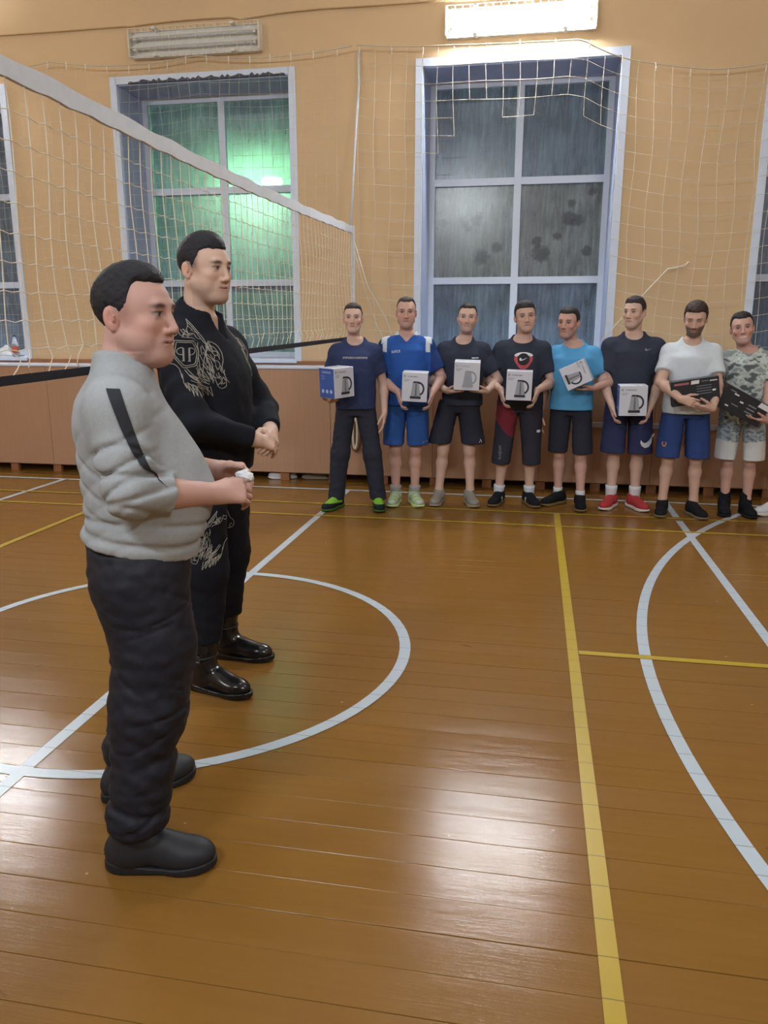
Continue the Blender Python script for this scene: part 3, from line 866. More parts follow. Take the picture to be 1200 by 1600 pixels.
def head_prims(F, C, R, sc, hp):
    """skull, jaw, nose, brow, lips and ears round centre C (between the eyes' level), rotated by R"""
    Mi = R.T
    w = hp.get('w', 1.0); jaw = hp.get('jaw', 1.0); nose = hp.get('nose', 1.0); full = hp.get('full', 0.0)
    def P(x, y, z): return C + R @ (np.array((x * w, y, z)) * sc)
    def E(c, r, k, mode='u', rotz=0.0, rotx=0.0):
        M = Mi
        if rotz or rotx:
            cz, sz = math.cos(rotz), math.sin(rotz); cx, sx = math.cos(rotx), math.sin(rotx)
            M = np.array([[1, 0, 0], [0, cx, sx], [0, -sx, cx]]) @ np.array([[cz, sz, 0], [-sz, cz, 0], [0, 0, 1]]) @ Mi
        F.ell(P(*c), [q * sc for q in (r[0] * w, r[1], r[2])], k * sc, mode, M)
    E((0, .010, .036), (.0745, .092, .080), 0)
    E((0, -.030, .010), (.066, .064, .070), .03)                       # forehead and face block
    E((0, -.036, -.050), (.048 + .010 * full, .052, .062), .03)        # lower face
    for s_ in (-1, 1):
        F.cone(P(s_ * .046 * jaw, .006, -.050), P(s_ * .022, -.062, -.096), .020 * sc, .018 * sc, .03 * sc)
        E((s_ * .043, -.060, -.026), (.022, .022, .018), .02)
        if full: E((s_ * .042, -.045, -.060), (.026, .03, .03), .02)
    E((0, -.070, -.100), (.026, .021, .019), .022)
    E((0, -.040, -.095), (.034, .04, .018 + .012 * full), .03)
    F.cone(P(-.034, -.084, .021), P(.034, -.084, .021), .0105 * sc, .0105 * sc, .014 * sc)
    for s_ in (-1, 1): E((s_ * .032, -.1005, .001), (.019, .017, .0125), .012, 's')
    for s_ in (-1, 1):
        E((s_ * .032, -.0775, .001), (.0135 / w, .0130, .0128), .002)
        F.cone(P(s_ * .021, -.0875, .008), P(s_ * .043, -.082, .0075), .0042 * sc, .0042 * sc, .003 * sc)   # upper lid
        F.cone(P(s_ * .022, -.0865, -.0085), P(s_ * .042, -.082, -.008), .0032 * sc, .0032 * sc, .004 * sc)
    F.cone(P(0, -.089, .014), P(0, -.107 - .020 * (nose - 1), -.033), .0092 * sc, .0094 * sc, .010 * sc)
    E((0, -.106 - .020 * (nose - 1), -.038), (.0100, .0100, .0085), .008)
    for s_ in (-1, 1): E((s_ * .0125, -.096, -.041), (.0085, .011, .0080), .006)
    E((0, -.078, -.067), (.032, .016, .022), .014)                      # muzzle
    F.cone(P(-.023, -.0855, -.0650), P(0, -.0930, -.0625), .0036 * sc, .0054 * sc, .004 * sc); F.cone(P(0, -.0930, -.0625), P(.023, -.0855, -.0650), .0054 * sc, .0036 * sc, .004 * sc)
    F.cone(P(-.016, -.0865, -.0735), P(.016, -.0865, -.0735), .0058 * sc, .0058 * sc, .005 * sc)
    F.cone(P(-.024, -.092, -.0685), P(.024, -.092, -.0685), .0020 * sc, .0020 * sc, .003 * sc, 's')
    for s_ in (-1, 1):
        E((s_ * .077, .016, -.010), (.0075, .0185, .031), .006, rotz=s_ * -.35, rotx=-.15)
        E((s_ * .087, .012, -.006), (.0085, .0105, .018), .003, 's', rotz=s_ * -.35)
        F.cone(P(s_ * .083, .006, -.014), P(s_ * .084, .004, -.004), .0045 * sc, .004 * sc, .003 * sc)

def hair_field(F, C, R, sc, hp):
    """cap of hair following the skull, cut along the hairline"""
    Mi = R.T; w = hp.get('w', 1.0); h = hp.get('hair', .010); fr = hp.get('front', -.060); top = hp.get('top', .012)
    def P(x, y, z): return C + R @ (np.array((x * w, y, z)) * sc)
    F.ell(P(0, .010, .037), [(.0745 * w + h * .7) * sc, (.092 + h) * sc, (.081 + h) * sc], 0, 'u', Mi)
    F.ell(P(0, -.010, .086), [(.054 * w + h) * sc, .066 * sc, (.026 + top) * sc], .02 * sc, 'u', Mi)
    def cut(X, Y, Z):
        x, y, z = X - C[0], Y - C[1], Z - C[2]
        lx = (Mi[0][0] * x + Mi[0][1] * y + Mi[0][2] * z) / (sc * w); ly = (Mi[1][0] * x + Mi[1][1] * y + Mi[1][2] * z) / sc; lz = (Mi[2][0] * x + Mi[2][1] * y + Mi[2][2] * z) / sc
        hl = hp.get('line', .062)                                        # hairline height on the forehead
        temple = hp.get('temple', .0)
        # boundary height as a function of depth: forehead, temple, sideburn, over the ear, nape
        yb = np.interp(ly.ravel(), [-.12, -.052, -.036, -.027, -.021, -.006, .001, .030, .042, .060, .12],
                       [hl, hl, hl * .84, .010, -.022, -.020, .010, .016, -.028, -.058, -.066]).reshape(ly.shape)
        lim = yb + temple * np.clip((np.abs(lx) - .022) / .03, 0, 1) * (ly < -.03)
        lim = lim - .008 + .004 * wob(X, Y, Z, 150, 2.0) + .0022 * wob(X, Y, Z, 330, 5.0)
        return lz - lim
    lo = C - .16 * sc; hi = C + .19 * sc
    q = F.sl(lo, hi)
    if q is None: return
    X = F.ax[0][q[0]][:, None, None]; Y = F.ax[1][q[1]][None, :, None]; Z = F.ax[2][q[2]][None, None, :]
    e = np.broadcast_to(cut(X, Y, Z), F.D[q].shape)
    # the hair thins out towards the hairline
    thin = (h * 1.15 + .002) * sc * (1 - sm(.0, hp.get('taper', .026), e))
    F.D[q] = np.maximum(F.D[q] + wob(X, Y, Z, 190, 1.0) * .0024 * hp.get('smooth', 1.0) + wob(X, Y * .5, Z, 420, 4.0) * .0012 + thin, -e * sc * .8)

def face_paint(P, C, R, sc, hp, skin, hairc):
    """skin colours: lips, brows, eyes, beard shadow, warm cheeks"""
    L = ((P - C) @ R) / sc; x, y, z = L[:, 0] / hp.get('w', 1.0), L[:, 1], L[:, 2]
    head = (z > -.135) & (np.abs(x) < .11) & (y > -.16) & (y < .14) & (z < .16)
    c = np.tile(np.array(lin(skin)), (len(P), 1)); sk = c.copy()
    def mixin(mask, col, a=1.0):
        m_ = np.clip(mask * head * a, 0, 1)[:, None]; c[:] = c * (1 - m_) + np.array(lin(col)) * m_
    front = y < -.045
    warm = np.array(lin(skin)) * np.array((1.12, .86, .82))
    ck = (np.exp(-(((np.abs(x) - .040) / .022) ** 2 + ((z + .035) / .025) ** 2)) * front + np.exp(-((x / .016) ** 2 + ((z + .038) / .014) ** 2)) * (y < -.09) * .2) * hp.get('flush', .55)
    ear = np.exp(-(((np.abs(x) - .083) / .012) ** 2 + ((z + .01) / .03) ** 2))
    m_ = (np.clip(ck + ear * .7, 0, 1) * head)[:, None]; c[:] = c * (1 - m_) + warm * m_
    hair_dark = tuple(v * .9 + 14 for v in hairc)
    st = hp.get('stubble', .18)
    jawm = sm(-.038, -.062, z) * (y < .012) * (1 - np.exp(-((x / .020) ** 2 + ((z + .069) / .010) ** 2)))
    upl = np.exp(-((x / .026) ** 2 + ((z + .055) / .006) ** 2)) * front
    mixin(np.clip(jawm + upl, 0, 1), hair_dark, st)
    if hp.get('beard'):
        b_ = sm(-.030, -.050, z + .35 * np.clip(.055 - np.abs(x), 0, .05)) * (y < .01) * (z > -.125)
        b_ = np.clip(b_ + upl, 0, 1) * (1 - np.exp(-((x / .018) ** 2 + ((z + .069) / .007) ** 2)))
        mixin(b_, hair_dark, hp['beard'])
    mixin(np.exp(-((x / .025) ** 4 + ((z + .0690) / .0082) ** 4)) * (y < -.076), (168, 112, 106), .7)
    mixin(np.exp(-((x / .026) ** 4 + ((z + .0685) / .0018) ** 2)) * (y < -.074), (84, 50, 48), .8)
    if hp.get('smile'): mixin(np.exp(-((x / .022) ** 4 + ((z + .0675) / .0042) ** 4)) * (y < -.076), (232, 226, 218), .95)
    ax_ = np.abs(x) - .032
    brow = np.exp(-((ax_ / .018) ** 4 + ((z - .0215 + .12 * np.abs(ax_)) / .0056) ** 2)) * (y < -.055)
    mixin(brow, hair_dark, hp.get('brow', .85))
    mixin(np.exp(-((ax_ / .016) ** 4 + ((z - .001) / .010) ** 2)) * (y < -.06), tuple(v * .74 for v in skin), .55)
    eye = np.exp(-((ax_ / .0135) ** 6 + ((z - .0005) / .0050) ** 4)) * (y < -.06)
    if not hp.get('shut'):
        mixin(eye, (150, 142, 140), .8)
        gx = hp.get('gaze', 0.0)
        mixin(np.exp(-(((x - np.sign(x) * .032 - gx) / .0064) ** 4 + ((z - .001) / .0056) ** 4)) * (y < -.06), (38, 28, 24), .95)
    mixin(np.exp(-((ax_ / .0150) ** 6 + ((z - .0058) / .0028) ** 2)) * (y < -.06), (40, 28, 26), .9)
    # very short hair on the sides of the skull
    fade = hp.get('fade', 0)
    if fade:
        mixin(sm(-.045, -.02, y) * sm(-.02, .012, z) * (np.abs(x) < .079), hair_dark, fade)
    return c

# ================================================================== person builder
def torso_secs(s, g, belly=0.0, lean=0.0):
    """(z, cx, cy, rx, ry) at stature factor s, girth factor g; belly pushes the front (-Y) out"""
    T = [(.83, 0, .005, .13, .085), (.90, 0, .008, .168, .112), (.97, 0, .004, .166, .112), (1.06, 0, 0, .150, .104),
         (1.16, 0, -.002, .150, .106), (1.24, 0, .002, .158, .112), (1.315, 0, .008, .154, .104), (1.365, 0, .014, .126, .086), (1.405, 0, .018, .084, .066), (1.445, 0, .018, .060, .057)]
    out = []
    for z, cx, cy, rx, ry in T:
        bz = belly * math.exp(-((z - 1.06) / .13) ** 2)
        out.append((z * s, cx, cy * s - bz * .5 + lean * (z - .9), rx * g * s + bz * .25, ry * g * s + bz * .5))
    return out

def text_mesh(txt, width, mat, name='lettering', mirror=False):
    c = bpy.data.curves.new(name, 'FONT'); c.body = txt; c.align_x = 'CENTER'; c.align_y = 'CENTER'; c.resolution_u = 2
    o = bpy.data.objects.new(name, c); COL.objects.link(o)
    dg = bpy.context.evaluated_depsgraph_get(); me = bpy.data.meshes.new_from_object(o.evaluated_get(dg))
    bpy.data.objects.remove(o); bpy.data.curves.remove(c)
    n_ = len(me.vertices); co = np.zeros(n_ * 3, F4); me.vertices.foreach_get('co', co); co = co.reshape(-1, 3)
    k = width / max(1e-6, co[:, 0].max() - co[:, 0].min()); co *= k
    if mirror: co[:, 0] *= -1
    co[:, 2] = 0
    me.vertices.foreach_set('co', co.ravel()); me.update(); me.materials.clear(); me.materials.append(mat)
    return me, co
def flat_mesh(loops, mat, name, sub=1):
    """thin print from polygons in (u, v)"""
    import bmesh
    bm = bmesh.new()
    for lp in loops: bm.faces.new([bm.verts.new((p[0], p[1], 0)) for p in lp])
    bmesh.ops.triangulate(bm, faces=list(bm.faces))
    if sub: bmesh.ops.subdivide_edges(bm, edges=list(bm.edges), cuts=sub, use_grid_fill=True)
    me = bpy.data.meshes.new(name); bm.to_mesh(me); bm.free(); me.materials.append(mat)
    co = np.array([v.co[:] for v in me.vertices], F4)
    return me, co
def wrap(F, me, co, origin, u, v, d, name, parent, lift=.0015):
    """lay a flat print (u, v plane at origin) on the surface of field F along direction d"""
    O = np.array(origin)[None] + co[:, :1] * np.array(u)[None] + co[:, 1:2] * np.array(v)[None]
    H, ok = F.cast(O, d, 0.6)
    if not ok.all() and ok.any():
        dd = ((H - O) @ nrm(d)); fill = np.median(dd[ok]); H = np.where(ok[:, None], H, O + fill * nrm(d)[None])
    H = H - nrm(d)[None] * lift
    me.vertices.foreach_set('co', H.astype(F4).ravel()); me.update()
    return obj(name, me, parent)
SWOOSH = [(-.5, .02), (-.47, -.12), (-.36, -.19), (-.2, -.17), (.05, -.06), (.5, .2), (.05, .03), (-.18, -.05), (-.32, -.07), (-.40, -.02), (-.43, .08), (-.36, .2)]

# ---------------------------------------------------------------- shoes
SHOE_CACHE = {}
def shoe_mesh(kind, colors, key):
    if key in SHOE_CACHE: return SHOE_CACHE[key]
    st = .005
    F = Field(axis(-.075, .075, st), axis(-.22, .13, st), axis(-.02, .22, st))
    F.ell((0, -.118, .038), (.047, .078, .036), 0)
    F.ell((0, -.02, .055), (.041, .085, .045), .03)
    F.ell((0, .050, .050), (.037, .048, .052), .03)
    F.cone((0, .022, .06), (0, .026, .098), .040, .041, .03)
    if kind == 'high': F.cone((0, .03, .09), (0, .034, .15), .044, .046, .02)
    F.plane_cut((0, 0, -1), (0, 0, .014))
    if kind != 'high': F.cone((0, .026, .075), (0, .03, .14), .031, .036, .004, 's')
    S = Field(axis(-.075, .075, st), axis(-.22, .13, st), axis(-.02, .06, .004))
    def outline(X, Y, Z):
        a = np.sqrt((X / .052) ** 2 + ((Y + .112) / .090) ** 2) - 1; b_ = np.sqrt((X / .043) ** 2 + ((Y - .045) / .060) ** 2) - 1
        c_ = np.maximum(np.abs(X + 0 * Z) - .043, np.abs(Y + .03) - .07) / .045
        d = np.minimum(np.minimum(a * .05, b_ * .043), c_ * .045)
        lift = .012 * sm(-.14, -.21, Y)
        return np.maximum(d, np.maximum(Z - (.026 + .006 * sm(0, .08, Y)), (.0012 + lift) - Z))
    S.op(outline, (-.07, -.21, 0), (.07, .12, .04), 0)
    up = F.mesh('shoe', M_CLOTH, colors['upper']); so = S.mesh('sole', M_CLOTH, colors['sole'])
    la = MB()
    if kind != 'slip':
        for i in range(4):
            y = -.085 + i * .022; z = .074 + i * .0085
            la.tube([(-.026, y, z - .006), (0, y - .006, z + .004), (.026, y, z - .006)], .0036, 5)
    lm = la.mesh('laces', plain('lace_' + key, colors.get('lace', (200, 200, 200)), 0.8)) if la.v else None
    SHOE_CACHE[key] = (up, so, lm); return SHOE_CACHE[key]
def solid(c):
    c = np.array(lin(c)); return lambda P: np.tile(c, (len(P), 1))

def shoe(root, meshes, x, y, yaw, sc=1.0, flip=False):
    up, so, lm = meshes
    o = obj('shoe', up, root, (x, y, 0), (0, 0, yaw), (sc * (-1 if flip else 1), sc, sc))
    obj('sole', so, o)
    if lm: obj('laces', lm, o)
    return o

def person(label, loc, rz, h, skin, hairc, hp, g=1.0, head=(0, 0, 0), head_off=(0, 0), arms=None, feet=None, top=None, legs=None, shoes=None,
           sock=None, res=.0110, hres=.0046, hsc=1.06, fine_z=None, belly=0.0, lean=0.0, secs=None, knees=None, hip_shift=0.0, shoulder_z=None, sh_w=.168, xr=.42, yr=(-.52, .24)):
    s = h / 1.75
    root = empty('person', (loc[0], loc[1], 0), rz); tag(root, label, 'person')
    C = v3(head_off[0], head_off[1] - .018, h - .128 * hsc); R = rot_xyz(*head)
    fz = [(C[2] - .15 * hsc, C[2] + .16 * hsc, hres)] + ([(fine_z[0], fine_z[1], .0046)] if fine_z else [])
    hr = .105 * hsc
    fx = [(C[0] - hr, C[0] + hr, hres)] + ([(-.33, .36, .0066)] if fine_z else []); fy = [(C[1] - .15 * hsc, C[1] + .13 * hsc, hres)] + ([(-.42, -.1, .0068)] if fine_z else [])
    xs, ys, zs = axis(-xr, xr, res, fx), axis(yr[0], yr[1], res, fy), axis(-.01, h + .05, res, fz)
    F = Field(xs, ys, zs)
    T = secs or torso_secs(s, g, belly, lean)
    ty = lambda z: float(np.interp(z, [q[0] for q in T], [q[2] for q in T]))
    F.loft(T)
    # shoulders, trapezius, neck
    shz = (shoulder_z or 1.338) * s; SH = {-1: v3(-sh_w * g ** .5 * s, ty(shz) + .006, shz), 1: v3(sh_w * g ** .5 * s, ty(shz) + .006, shz)}
    for sd in (-1, 1):
        if arms and arms.get('drop', {}).get(sd): SH[sd] = SH[sd] + np.array(arms['drop'][sd])
    nb = v3(C[0] * .4, ty((T[-1][0] - .03)) + .002, T[-1][0] - .025)
    def shoulders(G, inf, k=.04):
        for sd in (-1, 1):
            G.cone((sd * .030 * s, nb[1] + .012, nb[2] + .012), SH[sd] + v3(-sd * .03, 0, .006), .034 * s + inf, .046 * s + inf, k)
            G.cone(SH[sd] + v3(-sd * .05, 0, -.03), SH[sd], .066 * s * g + inf, .055 * s * g + inf, k)
    shoulders(F, 0)
    F.cone(nb + v3(0, .004, -.02), C + R @ v3(0, .024, -.045) * hsc, (.057 * s * g ** .5), .053 * hsc * g ** .5, .035)
    head_prims(F, C, R, hsc, hp)
    # arms
    A = {}
    for sd in (-1, 1):
        a = arms[sd]; l1, l2 = .285 * s, .255 * s
        El, Wr = (v3(*a['el']), v3(*a['w'])) if 'el' in a else ik(SH[sd], a['w'], l1, l2, a.get('hint', (sd * .5, .6, -.4)))
        A[sd] = (SH[sd], El, Wr); m1 = SH[sd] * .45 + El * .55; m2 = El * .72 + Wr * .28
        ag = a.get('g', 1.0) * g ** .5
        F.chain([SH[sd], m1, El], [.054 * s * ag, .047 * s * ag, .039 * s * ag], .02)
        F.chain([El, m2, Wr], [.039 * s * ag, .042 * s * ag, .0265 * s * ag], .015)
        dv = a.get('d', Wr - El)
        add_hand(F, Wr, dv, a.get('n', (-sd, 0, 0)), a.get('th', (0, -1, 0)), a.get('sc', .98), a.get('curl', (.35, .45, .35)), a.get('thumb', (.7, .75, .35)), .026 * s, tcurl=a.get('tcurl', .5))
    # legs
    Lg = {}
    for i, sd in enumerate((-1, 1)):
        fx_, fy_, fyaw = feet[i]
        hip = v3(sd * .088 * s * g ** .5 + hip_shift, ty(.9 * s), .90 * s); ank = v3(fx_, fy_ + .02, .085 * s)
        kn = hip * .45 + ank * .55; kn[2] = .49 * s; kn[1] -= .018
        if knees: kn = kn + np.array(knees[i])
        Lg[sd] = (hip, kn, ank)
        F.chain([hip, hip * .5 + kn * .5, kn], [.088 * s * g, .072 * s * g, .053 * s * g ** .5], .03)
        calf = kn * .68 + ank * .32 + v3(0, .020, 0)
        F.chain([kn, calf, ank * .85 + calf * .15, ank], [.047 * s, .050 * s * g ** .5, .033 * s, .036 * s], .025)
        F.cone(kn + v3(0, -.022, .01), kn + v3(0, -.018, -.035), .033 * s, .03 * s, .02)
        fd = v3(math.sin(fyaw), -math.cos(fyaw), 0)
        F.cone(ank + v3(0, 0, -.02) + fd * .0, ank + fd * .13 + v3(0, 0, -.045), .035, .026, .02)
    out = dict(root=root, F=F, C=C, R=R, A=A, L=Lg, T=T, s=s, SH=SH, axes=(xs, ys, zs), nb=nb, ty=ty, shoulders=shoulders)
    xp = hp.get('extra_paint')
    def paint(P):
        c = face_paint(P, C, R, hsc, hp, skin, hairc)
        hd = (P[:, 2] < 1.3 * s)
        if xp is not None: c = xp(P, c, out)
        return c
    out['body'] = obj('body', F.mesh('body', M_SKIN, paint), root)
    # hair
    if hp.get('hair', .01) > 0:
        hs = hres
        Hf = Field(axis(C[0] - .13, C[0] + .13, hs), axis(C[1] - .16, C[1] + .17, hs), axis(C[2] - .12, C[2] + .18, hs))
        hair_field(Hf, C, R, hsc, hp)
        out['hair'] = obj('hair', Hf.mesh('hair', M_HAIRM, solid(hairc)), root)
    if top: out['shirt'] = top(out)
    if legs: out['legs'] = legs(out)
    if sock:
        for i, sd in enumerate((-1, 1)):
            hip, kn, ank = Lg[sd]; up_ = nrm(kn - ank); zt = sock[1]
            p = [ank + up_ * t_ for t_ in np.linspace(-.03, zt - ank[2], 6)]
            calf = kn * .68 + ank * .32 + v3(0, .020, 0)
            rr = [.037 * s + .004 + .010 * (t_ / 5) * (zt > .15) for t_ in range(6)]
            b = MB().tube(p, rr, 14); b.build('sock', plain('sock_%d_%d' % (sock[0][0], sock[0][1]), sock[0], 0.9), root, True)
    if shoes:
        for i, sd in enumerate((-1, 1)):
            fx_, fy_, fyaw = feet[i]; shoe(root, shoes, fx_, fy_, fyaw, sc=s ** .5 * 1.07, flip=(sd < 0))
    return out

def grid_for(o, res, lo, hi, fine=()):
    return Field(axis(lo[0], hi[0], res, [f[0] for f in fine if f[0]]), axis(lo[1], hi[1], res, [f[1] for f in fine if f[1]]), axis(lo[2], hi[2], res, [f[2] for f in fine if f[2]]))

def tee(paint, hem=.86, sleeve=.62, inf=.012, loose=.008, neck='round', fold=.004, res=.0085, collar=None, name='t_shirt', slv_r=.062, seed=0.0):
    def make(o):
        s = o['s']; T = o['T']
        G = Field(axis(-.40, .40, res), axis(-.30, .26, res), axis(hem * s - .03, 1.56 * s, res))
        S2 = []
        for z, cx, cy, rx, ry in T:
            if z < 1.33 * s: rx = max(rx, .156 * s) + loose; ry = max(ry, .112 * s) + loose
            S2.append((z, cx, cy, rx, ry))
        S2 = [(hem * s - .06, S2[0][1], S2[1][2], S2[1][3] + loose * .4, S2[1][4] + loose * .4)] + [q for q in S2 if q[0] > hem * s - .03]
        G.loft(S2, inf=inf)
        o['shoulders'](G, inf * .75, .05)
        for sd in (-1, 1):
            Sh, El, Wr = o['A'][sd]; e = Sh + (El - Sh) * sleeve; d = nrm(El - Sh)
            H = Field(*G.ax); H.cone(Sh - d * .01, e + d * .08, slv_r * s, (slv_r + .006) * s, 0); H.plane_cut(d, e)
            near = H.D < .2
            k = .045; h = np.maximum(k - np.abs(G.D - H.D), 0) / k
            G.D = np.where(near, np.minimum(G.D, H.D) - h * h * k * .25 * (H.D < G.D + k), G.D).astype(F4)
            # trim any flare past the hem of the sleeve
            X = G.ax[0][:, None, None]; Y = G.ax[1][None, :, None]; Z = G.ax[2][None, None, :]
        G.warp(lambda X, Y, Z: fold * wob(X, Y * .7, Z * .55, 34, seed) + fold * .5 * wob(X, Y, Z, 70, seed + 2))
        G.plane_cut((0, 0, -1), (0, 0, hem * s))
        nbz = o['nb'][2] + .018 * s; ny = o['nb'][1]
        G.cone((0, ny + .002, nbz - .012), (0, ny - .012, nbz + .12), .064 * s, .078 * s, .010, 's')
        if neck == 'v':
            G.ell((0, ny - .055, nbz + .012), (.062 * s, .085 * s, .036 * s), .008, 's')
            G.cone((0, ny - .13, nbz - .085 * s), (0, ny - .07, nbz + .02), .008, .055, .01, 's')
        elif neck == 'wide':
            G.ell((0, ny - .05, nbz + .005), (.088 * s, .100 * s, .050 * s), .008, 's')
        else:
            G.ell((0, ny - .045, nbz + .010), (.070 * s, .095 * s, .050 * s), .008, 's')
        o['G'] = G
        return obj(name, G.mesh(name, M_CLOTH, paint(o) if callable(paint) else None), o['root'])
    return make

def shorts(paint, hem=.52, gap=.016, rhem=.105, waist=1.0, inf=.012, res=.0085, name='shorts', fold=.004, seed=0.0, rtop=.1, flare=0.0):
    def make(o):
        s = o['s']; T = o['T']; g = T[1][3] / (.168 * s)
        G = Field(axis(-.36, .36, res), axis(-.26, .26, res), axis(hem * s - .03, waist * s + .03, res))
        S2 = [(z, cx, cy, rx, ry) for z, cx, cy, rx, ry in T if z < 1.12 * s]
        G.loft(S2, inf=inf)
        for sd in (-1, 1):
            hip, kn, ank = o['L'][sd]; z1 = hem * s; t_ = (hip[2] - z1) / (hip[2] - kn[2]); e = hip + (kn - hip) * t_; e2 = e + (kn - hip) * .12
            H = Field(*G.ax); a = hip + v3(0, 0, -.03)
            H.cone(a, e2 + v3(sd * flare, 0, 0), rtop * s * g, rhem * s * g, 0)
            k = .025; h = np.maximum(k - np.abs(G.D - H.D), 0) / k; G.D = np.minimum(G.D, H.D) - h * h * k * .25
        xc = (o['L'][-1][1][0] + o['L'][1][1][0]) / 2; zc_ = .79 * s
        def slit(X, Y, Z):
            w_ = gap * np.clip((zc_ - Z) / (zc_ - hem * s), 0, 1.2) ** .8
            return np.maximum(np.abs(X - xc + 0 * Y) - w_, Z - zc_)
        G.op(slit, (-.1, -.3, hem * s - .05), (.1, .3, zc_), .03, 's')
        G.warp(lambda X, Y, Z: fold * wob(X, Y, Z * .35, 40, seed) + fold * .5 * wob(X, Y, Z, 80, seed + 1))
        G.plane_cut((0, 0, -1), (0, 0, hem * s)); G.plane_cut((0, 0, 1), (0, 0, waist * s))
        o['GL'] = G
        return obj(name, G.mesh(name, M_CLOTH, paint(o) if callable(paint) else None), o['root'])
    return make

def trousers(paint, rk=.075, ra=.062, waist=1.0, inf=.012, res=.0085, hem=.07, name='trousers', fold=.005, seed=0.0, mat=None, rtop=.098, bunch=0.0, foldf=36.0, zc=.45):
    def make(o):
        s = o['s']; T = o['T']; g = T[1][3] / (.168 * s)
        lo, hi = o.get('leg_box', ((-.36, -.28, hem - .03), (.36, .28, waist * s + .03)))
        G = Field(axis(lo[0], hi[0], res), axis(lo[1], hi[1], res), axis(lo[2], hi[2], res))
        S2 = [(z, cx, cy, rx, ry) for z, cx, cy, rx, ry in T if z < 1.12 * s]
        G.loft(S2, inf=inf)
        for sd in (-1, 1):
            hip, kn, ank = o['L'][sd]; e = ank + nrm(ank - kn) * .06
            G.cone(hip + v3(0, 0, -.03), kn, rtop * s * g, rk * s, .03); G.cone(kn, e, rk * s, ra * s, .03)
        G.warp(lambda X, Y, Z: fold * wob(X, Y, Z * zc, foldf, seed) + fold * .5 * wob(X, Y, Z * 1.3, foldf * 2, seed + 1) + (bunch * np.sin(Z * 95 + 3 * np.sin(X * 25 + Y * 19)) * sm(.55, .12, Z) if bunch else 0))
        G.plane_cut((0, 0, -1), (0, 0, hem)); G.plane_cut((0, 0, 1), (0, 0, waist * s))
        o['GL'] = G
        return obj(name, G.mesh(name, mat or M_CLOTH, paint(o) if callable(paint) else None), o['root'])
    return make
def flat(c): return lambda o: solid(c)

def two_hand(B, bw, bh, bd=.08, under=False):
    """arms holding a box (centre B, half sizes) from below at its lower corners"""
    r = {}
    for sd in (-1, 1):
        if under:
            r[sd] = dict(w=(B[0] + sd * (bw + .055), B[1] + .07, B[2] - bh - .012), d=(-sd * .72, -.66, .02), n=(-sd * .1, 0, 1), th=(sd * .5, -.8, .25), curl=(.02, .12, .1), thumb=(.35, .95, .5), tcurl=.6, hint=(sd * .7, .5, -.5))
        else:
            r[sd] = dict(w=(B[0] + sd * (bw + .038), B[1] + .035, B[2] - bh + .085), d=(-sd * .16, -.22, -.95), n=(-sd, 0, 0), th=(0, -1, .2), curl=(.25, .6, .5), thumb=(.75, .8, .0), tcurl=.5, hint=(sd * .6, .6, -.4))
    return r
HANG_L = dict(w=(.245, -.04, .83), d=(-.05, -.15, -1), n=(-1, .1, 0), th=(0, -1, 0), curl=(.2, .3, .25), hint=(.3, .9, 0))
HANG_R = dict(w=(-.245, -.02, .83), d=(.05, -.12, -1), n=(1, .1, 0), th=(0, -1, 0), curl=(.2, .3, .25), hint=(-.3, .9, 0))

# ================================================================== the men in the row
M_PRINT_W = plain('white_print', (214, 216, 222), 0.7, var=0.03)
M_PRINT_G = plain('grey_print', (120, 126, 140), 0.7, var=0.03)
sh_green = shoe_mesh('lace', dict(upper=lambda P: np.where((sm(.05, .062, P[:, 2] + .10 * (P[:, 1] + .06)) * (P[:, 1] < .02))[:, None] > .5, np.array(lin((128, 186, 60)))[None], np.array(lin((34, 38, 46)))[None]), sole=solid((60, 96, 40)), lace=(150, 200, 70)), 'neon')
sh_wg = shoe_mesh('lace', dict(upper=lambda P: np.where((np.sin(P[:, 1] * 95 + P[:, 2] * 60) > .35)[:, None], np.array(lin((150, 190, 84)))[None], np.array(lin((178, 184, 186)))[None]), sole=solid((186, 204, 150)), lace=(120, 190, 80)), 'whitegreen')
sh_grey = shoe_mesh('lace', dict(upper=solid((138, 134, 128)), sole=solid((150, 138, 122)), lace=(160, 158, 154)), 'grey')
sh_blk = shoe_mesh('lace', dict(upper=lambda P: np.where((np.abs(P[:, 1] + .02 + (P[:, 2] - .04) * .5) < .012)[:, None] & (P[:, 2] < .065)[:, None], np.array(lin((180, 184, 190)))[None], np.array(lin((30, 32, 38)))[None]), sole=solid((112, 92, 66)), lace=(40, 42, 46)), 'blackstripe')
sh_slip = shoe_mesh('slip', dict(upper=solid((26, 27, 32)), sole=solid((120, 96, 62))), 'slip')
sh_red = shoe_mesh('lace', dict(upper=solid((168, 58, 62)), sole=solid((206, 200, 198)), lace=(190, 90, 92)), 'red')
sh_blk2 = shoe_mesh('lace', dict(upper=solid((30, 31, 36)), sole=solid((118, 104, 84)), lace=(36, 38, 42)), 'black')
sh_high = shoe_mesh('high', dict(upper=solid((26, 27, 32)), sole=solid((34, 34, 38)), lace=(40, 42, 46)), 'high')
sh_white = shoe_mesh('lace', dict(upper=solid((206, 210, 216)), sole=solid((214, 214, 214)), lace=(220, 220, 222)), 'white')
SK = (200, 168, 154); SK2 = (194, 156, 144); SK3 = (196, 162, 147)
RS = .958      # feet stand a little nearer than the ankles' sight lines suggest
def row_man(label, loc, rz, h, *a, **k):
    k['g'] = k.get('g', 1.0) * .98
    return person(label, (loc[0] * RS, loc[1] * RS), rz, 1.52 + (h - 1.52) * RS, *a, **k)
HZ = (.84, 1.10)

